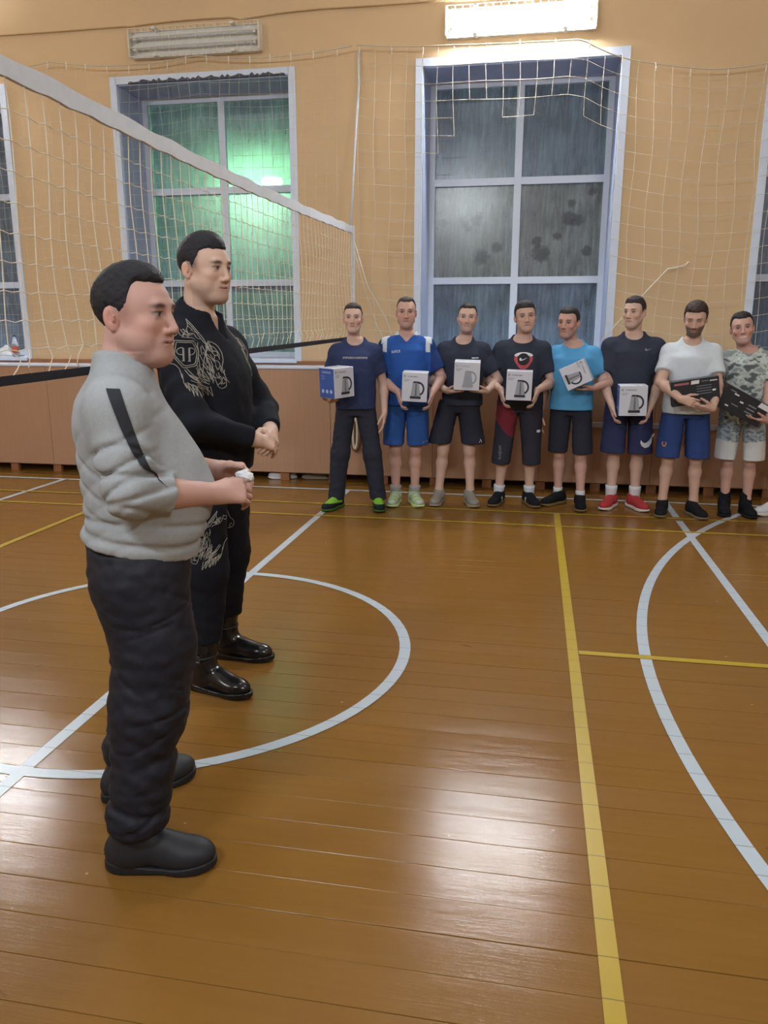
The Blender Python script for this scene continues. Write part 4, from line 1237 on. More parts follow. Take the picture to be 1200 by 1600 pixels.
# 1: navy shirt, dark joggers, box under the right arm
P1 = row_man('young man in navy lettered t-shirt and dark joggers at left end of row', (-1.532, 6.81), .16, 1.74, SK, (62, 54, 52), dict(hair=.006, top=.004, line=.066, fade=.5, jaw=1.0, stubble=.1, w=.98),
    head=(0, -.05, 0), head_off=(-.015, 0), hsc=1.01, g=.93, arms={-1: dict(w=(-.20, -.14, .94), d=(.30, -.95, .05), n=(0, .05, 1), th=(-.9, -.4, 0), curl=(.05, .15, .1), thumb=(.8, .5, .1), hint=(-.5, .9, -.6)), 1: HANG_L},
    feet=[(-.175, -.02, -.45), (.19, -.02, .12)], top=tee(flat((52, 62, 98)), hem=.87, neck='round', seed=1), legs=trousers(flat((48, 51, 64)), rk=.080, ra=.068, hem=.075, fold=.006, seed=2), shoes=sh_green, fine_z=(.85, 1.03))
me, co = text_mesh('EMPORIO\u25B2ARMANI'.replace('\u25B2', 'V'), .20, M_PRINT_W)
wrap(P1['G'], me, co, (.005, -.5, 1.285), (1, 0, 0), (0, 0, 1), (0, 1, 0), 'lettering', P1['shirt'])

# 2: blue jersey with white shoulders, blue shorts
def blue_jersey(o):
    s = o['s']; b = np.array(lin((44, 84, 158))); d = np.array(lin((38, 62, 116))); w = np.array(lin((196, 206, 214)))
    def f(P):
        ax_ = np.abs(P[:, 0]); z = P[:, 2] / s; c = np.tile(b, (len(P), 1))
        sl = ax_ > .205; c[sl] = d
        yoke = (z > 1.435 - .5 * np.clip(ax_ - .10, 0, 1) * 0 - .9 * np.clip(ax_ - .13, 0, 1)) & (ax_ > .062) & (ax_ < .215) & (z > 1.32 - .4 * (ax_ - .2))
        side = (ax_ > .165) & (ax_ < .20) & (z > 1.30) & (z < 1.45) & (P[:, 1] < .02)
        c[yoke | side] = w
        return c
    return f
P2 = row_man('balding man in a blue jersey with white shoulders and blue shorts', (-1.12, 7.07), .10, 1.80, SK2, (70, 64, 64), dict(hair=.004, top=.001, line=.082, temple=.02, fade=.45, full=.5, stubble=.2, jaw=1.05, flush=.8),
    head=(.05, 0, 0), head_off=(-.005, 0), g=1.01, arms=two_hand((.09, -.275, 1.045), .105, .125), feet=[(-.09, -.01, -.12), (.08, .0, .30)],
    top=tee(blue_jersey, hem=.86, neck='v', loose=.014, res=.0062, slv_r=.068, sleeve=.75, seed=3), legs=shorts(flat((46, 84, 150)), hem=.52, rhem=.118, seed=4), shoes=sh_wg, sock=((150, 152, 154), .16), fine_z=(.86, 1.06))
me, co = text_mesh('asics', .075, M_PRINT_W); wrap(P2['G'], me, co, (-.085, -.5, 1.335), (1, 0, .12), (-.12, 0, 1), (0, 1, 0), 'lettering', P2['shirt'])
me, co = flat_mesh([[(-.02, -.012), (.018, .002), (.022, .012), (-.006, .004)]], M_PRINT_W, 'emblem', 0); wrap(P2['GL'], me, co, (.165, -.4, .565), (1, 0, 0), (0, 0, 1), (0, 1, 0), 'emblem', P2['legs'])

# 3: black t-shirt and shorts, box held high
P3 = row_man('man in a plain black t-shirt and black shorts with grey shoes', (-.625, 7.18), .06, 1.745, SK, (52, 46, 46), dict(hair=.006, top=.003, line=.070, temple=.012, fade=.4, stubble=.3, w=1.0, flush=.8),
    head=(.0, -.08, .03), head_off=(.03, 0), hsc=1.02, g=.96, arms=two_hand((.045, -.29, 1.135), .105, .115, under=True), feet=[(-.19, -.02, -.15), (.09, -.02, .25)], hip_shift=-.03,
    top=tee(flat((52, 57, 72)), hem=.88, neck='round', seed=5, sleeve=.72, slv_r=.068), legs=shorts(flat((46, 48, 60)), hem=.545, rhem=.122, gap=.045, flare=.03, seed=6), shoes=sh_grey, sock=((36, 36, 42), .115), fine_z=(.93, 1.1))
me, co = flat_mesh([[(-.03, .004), (-.028, -.006), (.03, -.004), (.028, .004)]], M_PRINT_W, 'emblem', 2); wrap(P3['G'], me, co, (.105, -.5, 1.28), (1, 0, 0), (0, 0, 1), (0, 1, 0), 'emblem', P3['shirt'], .004)
me, co = flat_mesh([[(-.012, -.014), (.012, -.014), (0, .016)]], M_PRINT_W, 'emblem', 0); wrap(P3['GL'], me, co, (.17, -.4, .575), (1, 0, 0), (0, 0, 1), (0, 1, 0), 'emblem', P3['legs'])

# 4: black t-shirt with crest, three-quarter pants with a red panel
def red_panel(o):
    k = np.array(lin((50, 51, 62))); r = np.array(lin((112, 44, 56)))
    def f(P):
        x, y, z = P.T; c = np.tile(k, (len(P), 1))
        m_ = (y < .03) & (x < -.005) & (((x + .10 + .25 * (z - .72)) / .105) ** 2 + ((z - .76 + .55 * (x + .10)) / .135) ** 2 < 1)
        c[m_] = r; return c
    return f
P4 = row_man('man in a black t-shirt with a red ringed crest and knee-length dark pants', (-.105, 7.26), .02, 1.765, SK3, (50, 46, 48), dict(hair=.011, top=.010, line=.056, fade=.3, stubble=.12, full=.3, w=1.03),
    head=(.12, -.02, -.10), head_off=(.012, 0), g=1.05, arms=two_hand((-.015, -.28, 1.055), .11, .12), feet=[(-.16, -.02, -.28), (.11, -.01, .35)],
    top=tee(flat((50, 55, 68)), hem=.88, neck='wide', seed=7, sleeve=.72, slv_r=.068), legs=shorts(red_panel, hem=.36, gap=.055, rhem=.086, rtop=.104, seed=8, name='three_quarter_pants'), shoes=sh_blk, sock=((196, 204, 216), .165), fine_z=(.88, 1.08))
M_RED = plain('red_print', (176, 74, 84), 0.7); M_BLK = plain('black_print', (26, 27, 33), 0.7)
ring = [(.075 * math.cos(a) * (1 + .10 * math.cos(3 * (a - math.pi / 2 * 3))), .066 * math.sin(a) * (1 + .14 * math.cos(3 * (a - math.pi / 2 * 3))) - .006) for a in np.linspace(0, 2 * math.pi, 36)[:-1]]
me, co = flat_mesh([ring], M_RED, 'crest', 2); cr = wrap(P4['G'], me, co, (.012, -.5, 1.265), (1, 0, 0), (0, 0, 1), (0, 1, 0), 'crest', P4['shirt'])
arc_ = [(.078 * math.cos(a), .030 * math.sin(a) + .030) for a in np.linspace(.05, math.pi - .05, 14)] + [(.06 * math.cos(a), .016 * math.sin(a) + .020) for a in np.linspace(math.pi - .05, .05, 14)]
me, co = flat_mesh([arc_], M_PRINT_W, 'crest', 1); wrap(P4['G'], me, co, (.012, -.5, 1.268), (1, 0, 0), (0, 0, 1), (0, 1, 0), 'crest', P4['shirt'], .003)
me, co = flat_mesh([[(.05 * math.cos(a), .05 * math.sin(a)) for a in np.linspace(0, 2 * math.pi, 28)[:-1]]], M_BLK, 'crest', 2); wrap(P4['G'], me, co, (.012, -.5, 1.270), (1, 0, 0), (0, 0, 1), (0, 1, 0), 'crest', P4['shirt'], .0045)
me, co = flat_mesh([[(p[0] * .07, p[1] * .07) for p in SWOOSH]], M_PRINT_W, 'crest', 0); wrap(P4['G'], me, co, (.012, -.5, 1.270), (1, 0, 0), (0, 0, 1), (0, 1, 0), 'crest', P4['shirt'], .006)
me, co = text_mesh('umbro', .12, M_PRINT_G); wrap(P4['GL'], me, co, (-.155, -.4, .47), (0, 0, -1), (1, 0, 0), (0, 1, 0), 'lettering', P4['legs'])
me, co = flat_mesh([[(-.016, -.008), (0, -.013), (.016, -.008), (.016, .008), (0, .013), (-.016, .008)]], M_PRINT_W, 'emblem', 0); wrap(P4['GL'], me, co, (.165, -.4, .66), (1, 0, 0), (0, 0, 1), (0, 1, 0), 'emblem', P4['legs'])

# 5: sky-blue t-shirt, tilted box on the left forearm
P5 = row_man('man in a sky-blue t-shirt and black shorts with white socks', (.345, 7.28), -.10, 1.715, SK2, (48, 46, 50), dict(hair=.009, top=.008, line=.062, temple=.006, fade=.3, stubble=.22, w=1.0, flush=.8),
    head=(-.30, .03, .04), head_off=(-.055, -.01), g=.97, arms={-1: dict(HANG_R, w=(-.26, .0, .80)), 1: dict(w=(.185, -.20, 1.045), d=(-.95, -.28, -.12), n=(-.1, 0, 1), th=(.1, -1, .2), curl=(.1, .2, .2), thumb=(.5, .9, .3), hint=(.6, .5, -.2))},
    feet=[(-.075, .03, -.62), (.125, -.09, .1)], top=tee(flat((86, 156, 206)), hem=.865, neck='wide', seed=9, loose=.018), legs=shorts(flat((44, 46, 58)), hem=.485, rhem=.108, gap=.025, seed=10), shoes=sh_slip, sock=((204, 210, 218), .15), fine_z=(.96, 1.12))

# 6: black t-shirt, navy shorts with the white swoosh
P6 = row_man('tall man in a black t-shirt and navy shorts with red shoes', (.848, 7.28), -.04, 1.80, SK, (52, 48, 52), dict(hair=.008, top=.006, line=.060, fade=.45, stubble=.1, jaw=1.05, w=.98),
    head=(-.50, .0, 0), head_off=(-.012, -.005), g=1.04, sh_w=.178, arms=two_hand((-.002, -.25, .945), .115, .125), feet=[(-.10, -.01, -.38), (.10, .0, .45)],
    top=tee(flat((54, 59, 74)), hem=.87, neck='round', seed=11, sleeve=.72, slv_r=.068), legs=shorts(flat((50, 56, 92)), hem=.475, rhem=.120, seed=12), shoes=sh_red, sock=((206, 210, 218), .19), fine_z=(.76, .98))
me, co = flat_mesh([[(p[0] * .06, p[1] * .06) for p in SWOOSH]], M_PRINT_G, 'emblem', 0); wrap(P6['G'], me, co, (.115, -.5, 1.355), (1, 0, 0), (0, 0, 1), (0, 1, 0), 'emblem', P6['shirt'])
big = [(-.050, .010), (-.052, -.015), (-.040, -.040), (-.012, -.058), (.020, -.050), (.042, -.020), (.052, .020), (.056, .070)]
big2 = [(.036, .030), (.018, .002), (-.008, -.016), (-.030, -.012), (-.044, .002)]
big = [[big[i], big[i + 1], b2, b1] for i, (b1, b2) in enumerate(zip([big2[4], big2[4], big2[3], big2[2], big2[1], big2[0], big2[0]], [big2[4], big2[3], big2[2], big2[1], big2[0], big2[0], (.056, .070)]))]
big = [[p for k, p in enumerate(q) if p not in q[:k]] for q in big]
me, co = flat_mesh([q for q in big if len(q) > 2], M_PRINT_W, 'swoosh', 1); wrap(P6['GL'], me, co, (.155, -.4, .60), (1, 0, 0), (0, 0, 1), (0, 1, 0), 'swoosh', P6['legs'])

# 7: white t-shirt, blue shorts, flat dark box across the belly
P7 = row_man('bearded man in a white t-shirt and blue shorts looking down', (1.30, 7.10), -.06, 1.745, SK3, (58, 48, 44), dict(hair=.016, top=.016, line=.060, fade=.0, beard=.8, stubble=.3, brow=.9, shut=True, w=1.0),
    head=(-.18, .28, .03), head_off=(.005, -.02), g=1.0, arms={-1: dict(w=(-.085, -.315, .985), d=(.93, -.2, -.25), n=(.1, 1, -.1), th=(.1, 0, 1), curl=(.45, .7, .5), hint=(-.9, .25, -.2), g=1.08), 1: dict(w=(.155, -.30, .915), d=(-.95, -.1, .05), n=(-.1, .6, .8), th=(-.2, -.3, 1), curl=(.3, .5, .4), hint=(.7, .5, -.4))},
    feet=[(-.13, -.03, -.15), (.12, -.03, .35)], top=tee(flat((200, 210, 220)), hem=.855, neck='round', seed=13, sleeve=.68, slv_r=.068, loose=.016), legs=shorts(flat((48, 68, 120)), hem=.49, rhem=.115, gap=.022, seed=14), shoes=sh_blk2, sock=((128, 124, 120), .11), fine_z=(.86, 1.06))
cre = [(-.016, .018), (.016, .018), (.017, -.004), (.010, -.016), (0, -.022), (-.010, -.016), (-.017, -.004)]
me, co = flat_mesh([cre], plain('gold_print', (190, 138, 70), 0.6), 'crest', 0); wrap(P7['GL'], me, co, (-.16, -.4, .60), (1, 0, 0), (0, 0, 1), (0, 1, 0), 'crest', P7['legs'])
me, co = flat_mesh([[(-.008, .010), (.0, .010), (.0, -.012), (-.008, -.006)]], plain('maroon_print', (130, 52, 62), 0.6), 'crest', 0); wrap(P7['GL'], me, co, (-.16, -.4, .60), (1, 0, 0), (0, 0, 1), (0, 1, 0), 'crest', P7['legs'], .003)

# 8: camouflage t-shirt and pale shorts
def camo_cols(P, f, cols, seed):
    a = wob(P[:, 0], P[:, 1] * .6, P[:, 2] * 1.7, f, seed) + .5 * wob(P[:, 0], P[:, 1], P[:, 2] * 1.6, f * 2.3, seed + 4)
    q = np.digitize(a, [-.42, -.08, .30]); return np.array([lin(c) for c in cols])[q]
CAMO = [(92, 98, 102), (166, 176, 174), (186, 194, 192), (136, 146, 146)]
def camo_top(o): return lambda P: camo_cols(P, 42, CAMO, 2.0)
def camo_short(o):
    w = np.array(lin((196, 200, 202)))
    def f(P):
        c = camo_cols(P, 75, [(104, 114, 124), (146, 158, 166), (166, 176, 182), (124, 136, 146)], 5.0)
        c[P[:, 2] < .61 + .12 * np.abs(P[:, 0])] = w; return c
    return f
def sleeve_tattoo(P, c, o):
    m_ = (P[:, 0] < -.16) & (P[:, 2] > .90) & (P[:, 2] < 1.28); c[m_] = camo_cols(P[m_], 60, [(92, 96, 92), (140, 146, 138), (158, 160, 150), (118, 122, 116)], 1.0); return c
P8 = row_man('smiling man in a camouflage t-shirt and pale shorts at the right end of the row', (1.785, 7.22), -.22, 1.665, SK2, (44, 42, 44), dict(hair=.009, top=.010, line=.060, temple=.02, fade=.35, smile=True, stubble=.1, flush=.9, w=1.02, extra_paint=sleeve_tattoo),
    head=(.04, -.06, -.13), head_off=(-.07, -.01), g=1.02, arms={-1: dict(w=(-.275, -.20, .915), d=(.6, -.75, .1), n=(.5, .2, .6), th=(.2, -.6, .8), curl=(.5, .6, .4), hint=(-.7, .6, -.2)), 1: dict(w=(.17, -.22, .80), d=(-.85, -.5, .12), n=(.0, .1, 1), th=(-.1, -.9, .4), curl=(.1, .25, .2), thumb=(.4, .9, .5), hint=(.7, .5, -.2))},
    feet=[(-.07, -.02, .05), (.10, -.01, .28)], top=tee(camo_top, hem=.84, neck='round', seed=15, sleeve=.66, slv_r=.068), legs=shorts(camo_short, hem=.49, rhem=.118, gap=.03, seed=16), shoes=sh_high, fine_z=(.74, .98))
lace = MB()
lace.tube([(-.012, -.158, .86), (-.030, -.165, .845), (-.034, -.168, .80), (-.030, -.168, .775)], .006, 6); lace.tube([(.012, -.158, .86), (.030, -.165, .845), (.040, -.168, .81), (.036, -.168, .79)], .006, 6); lace.tube([(-.03, -.162, .85), (0, -.166, .862), (.03, -.162, .85)], .006, 6)
lace.build('drawstring', M_PRINT_W, P8['legs'], True)

# 9: mostly outside the picture, one white shoe shows
P9 = row_man('man with white shoes standing cut off at the right edge', (2.46, 7.32), -.2, 1.76, SK, (60, 52, 50), dict(hair=.008, top=.008, line=.062, fade=.3), g=1.0,
    arms={-1: HANG_R, 1: HANG_L}, feet=[(-.30, -.12, -.75), (.12, 0, .3)], top=tee(flat((150, 156, 166)), hem=.87, seed=20), legs=shorts(flat((50, 54, 66)), hem=.5, seed=21), shoes=sh_white, sock=((200, 204, 210), .15))
# shoes left under the radiator screen
def lone_shoe(meshes, loc, yaw, label):
    up, so, lm = meshes
    o = obj('sneaker', up, None, loc, (0, 0, yaw)); obj('sole', so, o); obj('laces', lm, o); tag(o, label, 'shoe', 'shoes under the screen')
lone_shoe(sh_white, (-2.47, 7.72, 0), -1.3, 'white sneaker lying under the screen left of the row, toe showing')
lone_shoe(sh_grey, (-2.12, 7.76, 0), -1.4, 'grey sneaker half hidden under the screen beside the white one')

# ================================================================== boxed prizes in their hands
M_CARD_W = plain('white_carton', (198, 202, 216), 0.55, 0.3, var=0.03)
M_CARD_B = plain('blue_carton', (58, 92, 172), 0.5, 0.35, var=0.06)
M_INK = plain('dark_ink', (44, 46, 58), 0.6, var=0.05)
M_STEEL = plain('printed_steel', (150, 154, 164), 0.6, var=0.05)
M_STEEL_D = plain('printed_steel_shade', (104, 108, 120), 0.6, var=0.05)
M_INK_L = plain('pale_ink', (150, 156, 172), 0.6, var=0.05)
def put(me, co, off, parent, name, y):
    P = np.stack([co[:, 0] + off[0], np.full(len(co), y), co[:, 1] + off[1]], 1)
    me.vertices.foreach_set('co', P.astype(F4).ravel()); me.update()
    return obj(name, me, parent)
def kettle_box(loc, rot, label, w=.215, h=.245, d=.17, ink=None):
    w, h, d = w * .97, h * .97, d * .97; loc = (loc[0], loc[1], loc[2] + .012)
    r = empty('kettle_box', loc); r.rotation_euler = rot; tag(r, label, 'box', 'boxed kettles held by the men')
    b = MB().box(-w / 2, w / 2, -d / 2, d / 2, -h / 2, h / 2, .0025)
    me = b.mesh('carton', M_CARD_W); me.materials.append(M_CARD_B)
    for p in me.polygons:
        if abs(p.normal.x) > .9: p.material_index = 1
    obj('carton', me, r)
    fl = MB().box(-w / 2 + .004, w / 2 - .004, -.001, .001, h / 2 - .0005, h / 2 + .0016); fl.build('flap_seam', M_INK_L, r)
    y = -d / 2 - .0008; ik_ = ink or M_INK
    sx, sz = w / .215, h / .245
    K = lambda pts: [((p[0] * 1.22 + .008) * sx, (p[1] * 1.18 + .012) * sz) for p in pts]
    body = K([(-.030, -.078), (.034, -.078), (.036, -.070), (.022, .022), (-.020, .022), (-.032, -.070)])
    me, co = flat_mesh([body], M_STEEL if not ink else M_INK_L, 'kettle_print', 0); k = put(me, co, (0, 0), r, 'kettle_print', y)
    me, co = flat_mesh([K([(-.004, -.07), (.010, -.07), (.007, .018), (-.001, .018)])], M_STEEL_D if not ink else M_STEEL, 'shade', 0); put(me, co, (0, 0), k, 'shade', y - .0003)
    me, co = flat_mesh([K([(-.036, -.092), (.038, -.092), (.039, -.074), (-.037, -.074)])], ik_, 'base', 0); put(me, co, (0, 0), k, 'base', y - .0003)
    arc = [(.020 + .042 * math.cos(a), -.020 + .050 * math.sin(a)) for a in np.linspace(1.75, -1.25, 14)]
    arc2 = [(.020 + .030 * math.cos(a), -.020 + .037 * math.sin(a)) for a in np.linspace(-1.25, 1.75, 14)]
    quads = [[arc[i], arc[i + 1], arc2[12 - i], arc2[13 - i]] for i in range(13)]
    me, co = flat_mesh([K(q) for q in quads], ik_, 'handle', 0); put(me, co, (0, 0), k, 'handle', y - .0004)
    me, co = flat_mesh([K([(-.022, .021), (.026, .021), (.024, .031), (-.014, .033)])], ik_, 'lid', 0); put(me, co, (0, 0), k, 'lid', y - .0004)
    me, co = text_mesh('STARWIND', .085 * sx, ik_); put(me, co, (-.020 * sx, .088 * sz), r, 'lettering', y)
    me, co = flat_mesh([[(-.009, -.009), (-.0065, -.009), (-.0065, .009), (-.009, .009)], [(-.0065, .0065), (.009, .0065), (.009, .009), (-.0065, .009)], [(-.0065, -.0012), (.006, -.0012), (.006, .0012), (-.0065, .0012)], [(-.0065, -.009), (.009, -.009), (.009, -.0065), (-.0065, -.0065)]], ik_, 'logo', 0)
    put(me, co, (-.084 * sx, .090 * sz), r, 'logo', y)
    for i, (x0, wd) in enumerate(((-.092, .055), (-.092, .04))):
        me, co = flat_mesh([[(x0, -.0025), (x0 + wd, -.0025), (x0 + wd, .0025), (x0, .0025)]], M_INK_L, 'fine_print', 0); put(me, co, (0, (.062 - .011 * i) * sz), r, 'fine_print', y)
    me, co = flat_mesh([[(-.03, -.002), (.04, -.002), (.04, .002), (-.03, .002)]], M_INK_L, 'fine_print', 0); put(me, co, (0, -.108 * sz), r, 'fine_print', y)
    # blue left side: logo, lettering and three round icons
    def side(me, co, off, name):
        P = np.stack([np.full(len(co), -w / 2 - .0008), -(co[:, 0] + off[0]), co[:, 1] + off[1]], 1); me.vertices.foreach_set('co', P.astype(F4).ravel()); me.update(); return obj(name, me, r)
    me, co = text_mesh('STARWIND', .11, M_PRINT_W); side(me, co, (.0, .085), 'lettering')
    for i, x in enumerate((-.05, 0, .05)):
        me, co = flat_mesh([[(.016 * math.cos(a), .016 * math.sin(a)) for a in np.linspace(0, 2 * math.pi, 13)[:-1]]], plain('pale_blue_icon', (170, 190, 226), 0.6), 'icon', 0); side(me, co, (x, -.065), 'icon')
    for i in range(2):
        me, co = flat_mesh([[(-.065, -.004), (-.02, -.004), (-.02, .004), (-.065, .004)]], plain('mid_blue_print', (110, 140, 200), 0.6), 'fine_print', 0); side(me, co, (0, .055 - .02 * i), 'fine_print')
    return r
def W(o, p):
    """person-local point to world"""
    m_ = Matrix.Translation(o['root'].location) @ Matrix.Rotation(o['root'].rotation_euler[2], 4, 'Z'); return m_ @ Vector(p)
kettle_box(W(P1, (-.135, -.275, 1.088)), (0.02, -.06, .95), 'blue sided kettle box carried by the man in the navy shirt', d=.19)
kettle_box(W(P2, (.09, -.29, 1.045)), (.05, .04, .08), 'kettle box held by the man in the blue jersey')
kettle_box(W(P3, (.045, -.31, 1.137)), (.10, .03, .06), 'pale printed kettle box held chest high by the man with grey shoes', h=.235, ink=M_STEEL)
kettle_box(W(P4, (-.015, -.295, 1.055)), (.03, .02, .0), 'kettle box held by the man with the crest on his shirt')
kettle_box(W(P5, (.045, -.27, 1.145)), (.05, 1.12, -.08), 'kettle box held tilted on its side by the man in sky blue', w=.195, h=.215)
kettle_box(W(P6, (-.002, -.27, .945)), (.04, -.02, .02), 'kettle box held low by the man with red shoes', w=.225, h=.25)
M_BLACKBOX = plain('black_glossy_carton', (40, 44, 52), 0.35, 0.45, var=0.1)
M_LABEL_R = plain('red_label', (170, 96, 104), 0.6); M_LABEL_G = plain('grey_label', (120, 126, 136), 0.6)
def flat_box(loc, rot, label, w, h, d, marks):
    r = empty('tool_set_box', loc); r.rotation_euler = rot; tag(r, label, 'box', 'flat black boxes held by the men')
    MB().box(-w / 2, w / 2, -d / 2, d / 2, -h / 2, h / 2, .003).build('carton', M_BLACKBOX, r)
    e = MB(); e.box(-w / 2 - .0006, w / 2 + .0006, -d / 2 - .0006, -d / 2 + .004, h / 2 - .004, h / 2 + .0006); e.build('edge_strip', M_LABEL_G, r)
    for (x0, x1, z0, z1, mt) in marks:
        me, co = flat_mesh([[(x0, z0), (x1, z0), (x1 + (z1 - z0) * .2, z1), (x0 + (z1 - z0) * .2, z1)]], mt, 'label_print', 0); put(me, co, (0, 0), r, 'label_print', -d / 2 - .001)
    return r
mk = [(-.155, -.045, .062, .078, M_LABEL_R), (-.03, .03, .058, .086, M_PRINT_W), (.05, .10, .07, .076, M_LABEL_G), (.11, .165, .066, .074, M_PRINT_W)]
for i in range(4): mk.append((.01, .12, .035 - .02 * i, .040 - .02 * i, M_LABEL_G))
mk.append((.125, .15, -.012, .002, M_PRINT_W))
flat_box(W(P7, (.02, -.235, 1.045)), (.05, -.16, .02), 'flat dark grey boxed set hugged by the man in white', .36, .20, .06, mk)
mk = [(-.15, -.10, .06, .068, M_LABEL_G), (-.11, -.07, .045, .056, M_PRINT_W), (.10, .19, .045, .085, M_PRINT_W), (-.04, -.01, .01, .022, M_PRINT_W), (-.09, -.03, -.03, -.022, M_LABEL_G), (-.13, -.10, -.06, -.05, M_PRINT_W)]
for i in range(3): mk.append((.03, .10, .02 - .028 * i, .03 - .028 * i, M_LABEL_G))
flat_box(W(P8, (-.02, -.285, .935)), (.08, .48, .10), 'flat glossy black boxed set tilted in the arms of the camouflage man', .38, .19, .07, mk)
bottle(W(P4, (-.345, -.06, .985)), 'small clear bottle tilted beside the man with the crest', .62, (.2, 1.15, .3), (150, 156, 162))

# ================================================================== the two men in front
def boot_mesh(style):
    st = .0045
    F = Field(axis(-.085, .085, st), axis(-.25, .14, st), axis(-.02, .34, st))
    if style == 'rubber':
        F.ell((0, -.125, .045), (.056, .088, .046), 0); F.ell((0, -.03, .065), (.050, .095, .055), .03); F.ell((0, .045, .055), (.046, .062, .058), .03)
        F.cone((0, .024, .07), (0, .016, .18), .056, .060, .03); top = .175
    else:
        F.ell((0, -.125, .043), (.050, .080, .040), 0); F.ell((0, -.03, .06), (.044, .09, .052), .03); F.ell((0, .042, .05), (.041, .055, .055), .03)
        F.cone((0, .024, .07), (0, .026, .32), .052, .070, .03); top = .315
        F.warp(lambda X, Y, Z: .0022 * np.sin(Z * 70 + 3 * np.sin(X * 30)) * sm(.06, .10, Z) * sm(.24, .16, Z))
    F.plane_cut((0, 0, -1), (0, 0, .016)); F.plane_cut((0, 0, 1), (0, 0, top))
    S = Field(axis(-.085, .085, st), axis(-.25, .14, st), axis(-.02, .07, .004))
    def outline(X, Y, Z):
        a = np.sqrt((X / (.0565 if style == 'rubber' else .052)) ** 2 + ((Y + .122) / .094) ** 2) - 1; b_ = np.sqrt((X / .047) ** 2 + ((Y - .042) / .066) ** 2) - 1
        c_ = np.maximum(np.abs(X + 0 * Z) - .047, np.abs(Y + .035) - .075) / .05
        d = np.minimum(np.minimum(a * .055, b_ * .05), c_ * .05)
        return np.maximum(d, np.maximum(Z - (.027 + .006 * np.sin(Y * 22)), (.0012 + .010 * sm(-.15, -.23, Y)) - Z))
    S.op(outline, (-.08, -.24, 0), (.08, .13, .05), 0)
    return F, S
M_RUBBER = mat_tint('matte_black_rubber', 0.55, 0.35, 0.08, 220, 0.10)
M_LEATHER = mat_tint('shiny_black_leather', 0.22, 0.55, 0.12, 90, 0.10)
def boots(root, style, feet, mat, col, solec):
    F, S = boot_mesh(style); up = F.mesh('boot', mat, solid(col)); so = S.mesh('sole', mat, solid(solec))
    for i, (x, y, yaw) in enumerate(feet):
        o = obj('boot', up, root, (x, y, 0), (0, 0, yaw), (-1 if i == 0 else 1, 1, 1)); obj('sole', so, o)
        if style == 'leather':
            for z in (.16, .285):
                ring = [((.060 + .02 * (z - .16)) * math.cos(a), .028 + (.060 + .02 * (z - .16)) * math.sin(a), z) for a in np.linspace(0, 2 * math.pi, 21)[:-1]]
                MB().tube(ring, .006, 6, closed=True).build('strap', plain('black_strap', (30, 31, 36), 0.4), o, True)
            bk = [(.062, .0, .15), (.062, .03, .15), (.062, .03, .175), (.062, .0, .175)]
            MB().tube(bk, .0028, 5, closed=True).build('buckle', plain('dull_steel', (150, 152, 156), 0.3, metal=0.9), o)

def join_field(G, H, k):
    h = np.maximum(k - np.abs(G.D - H.D), 0) / k; G.D = (np.minimum(G.D, H.D) - h * h * k * .25).astype(F4)

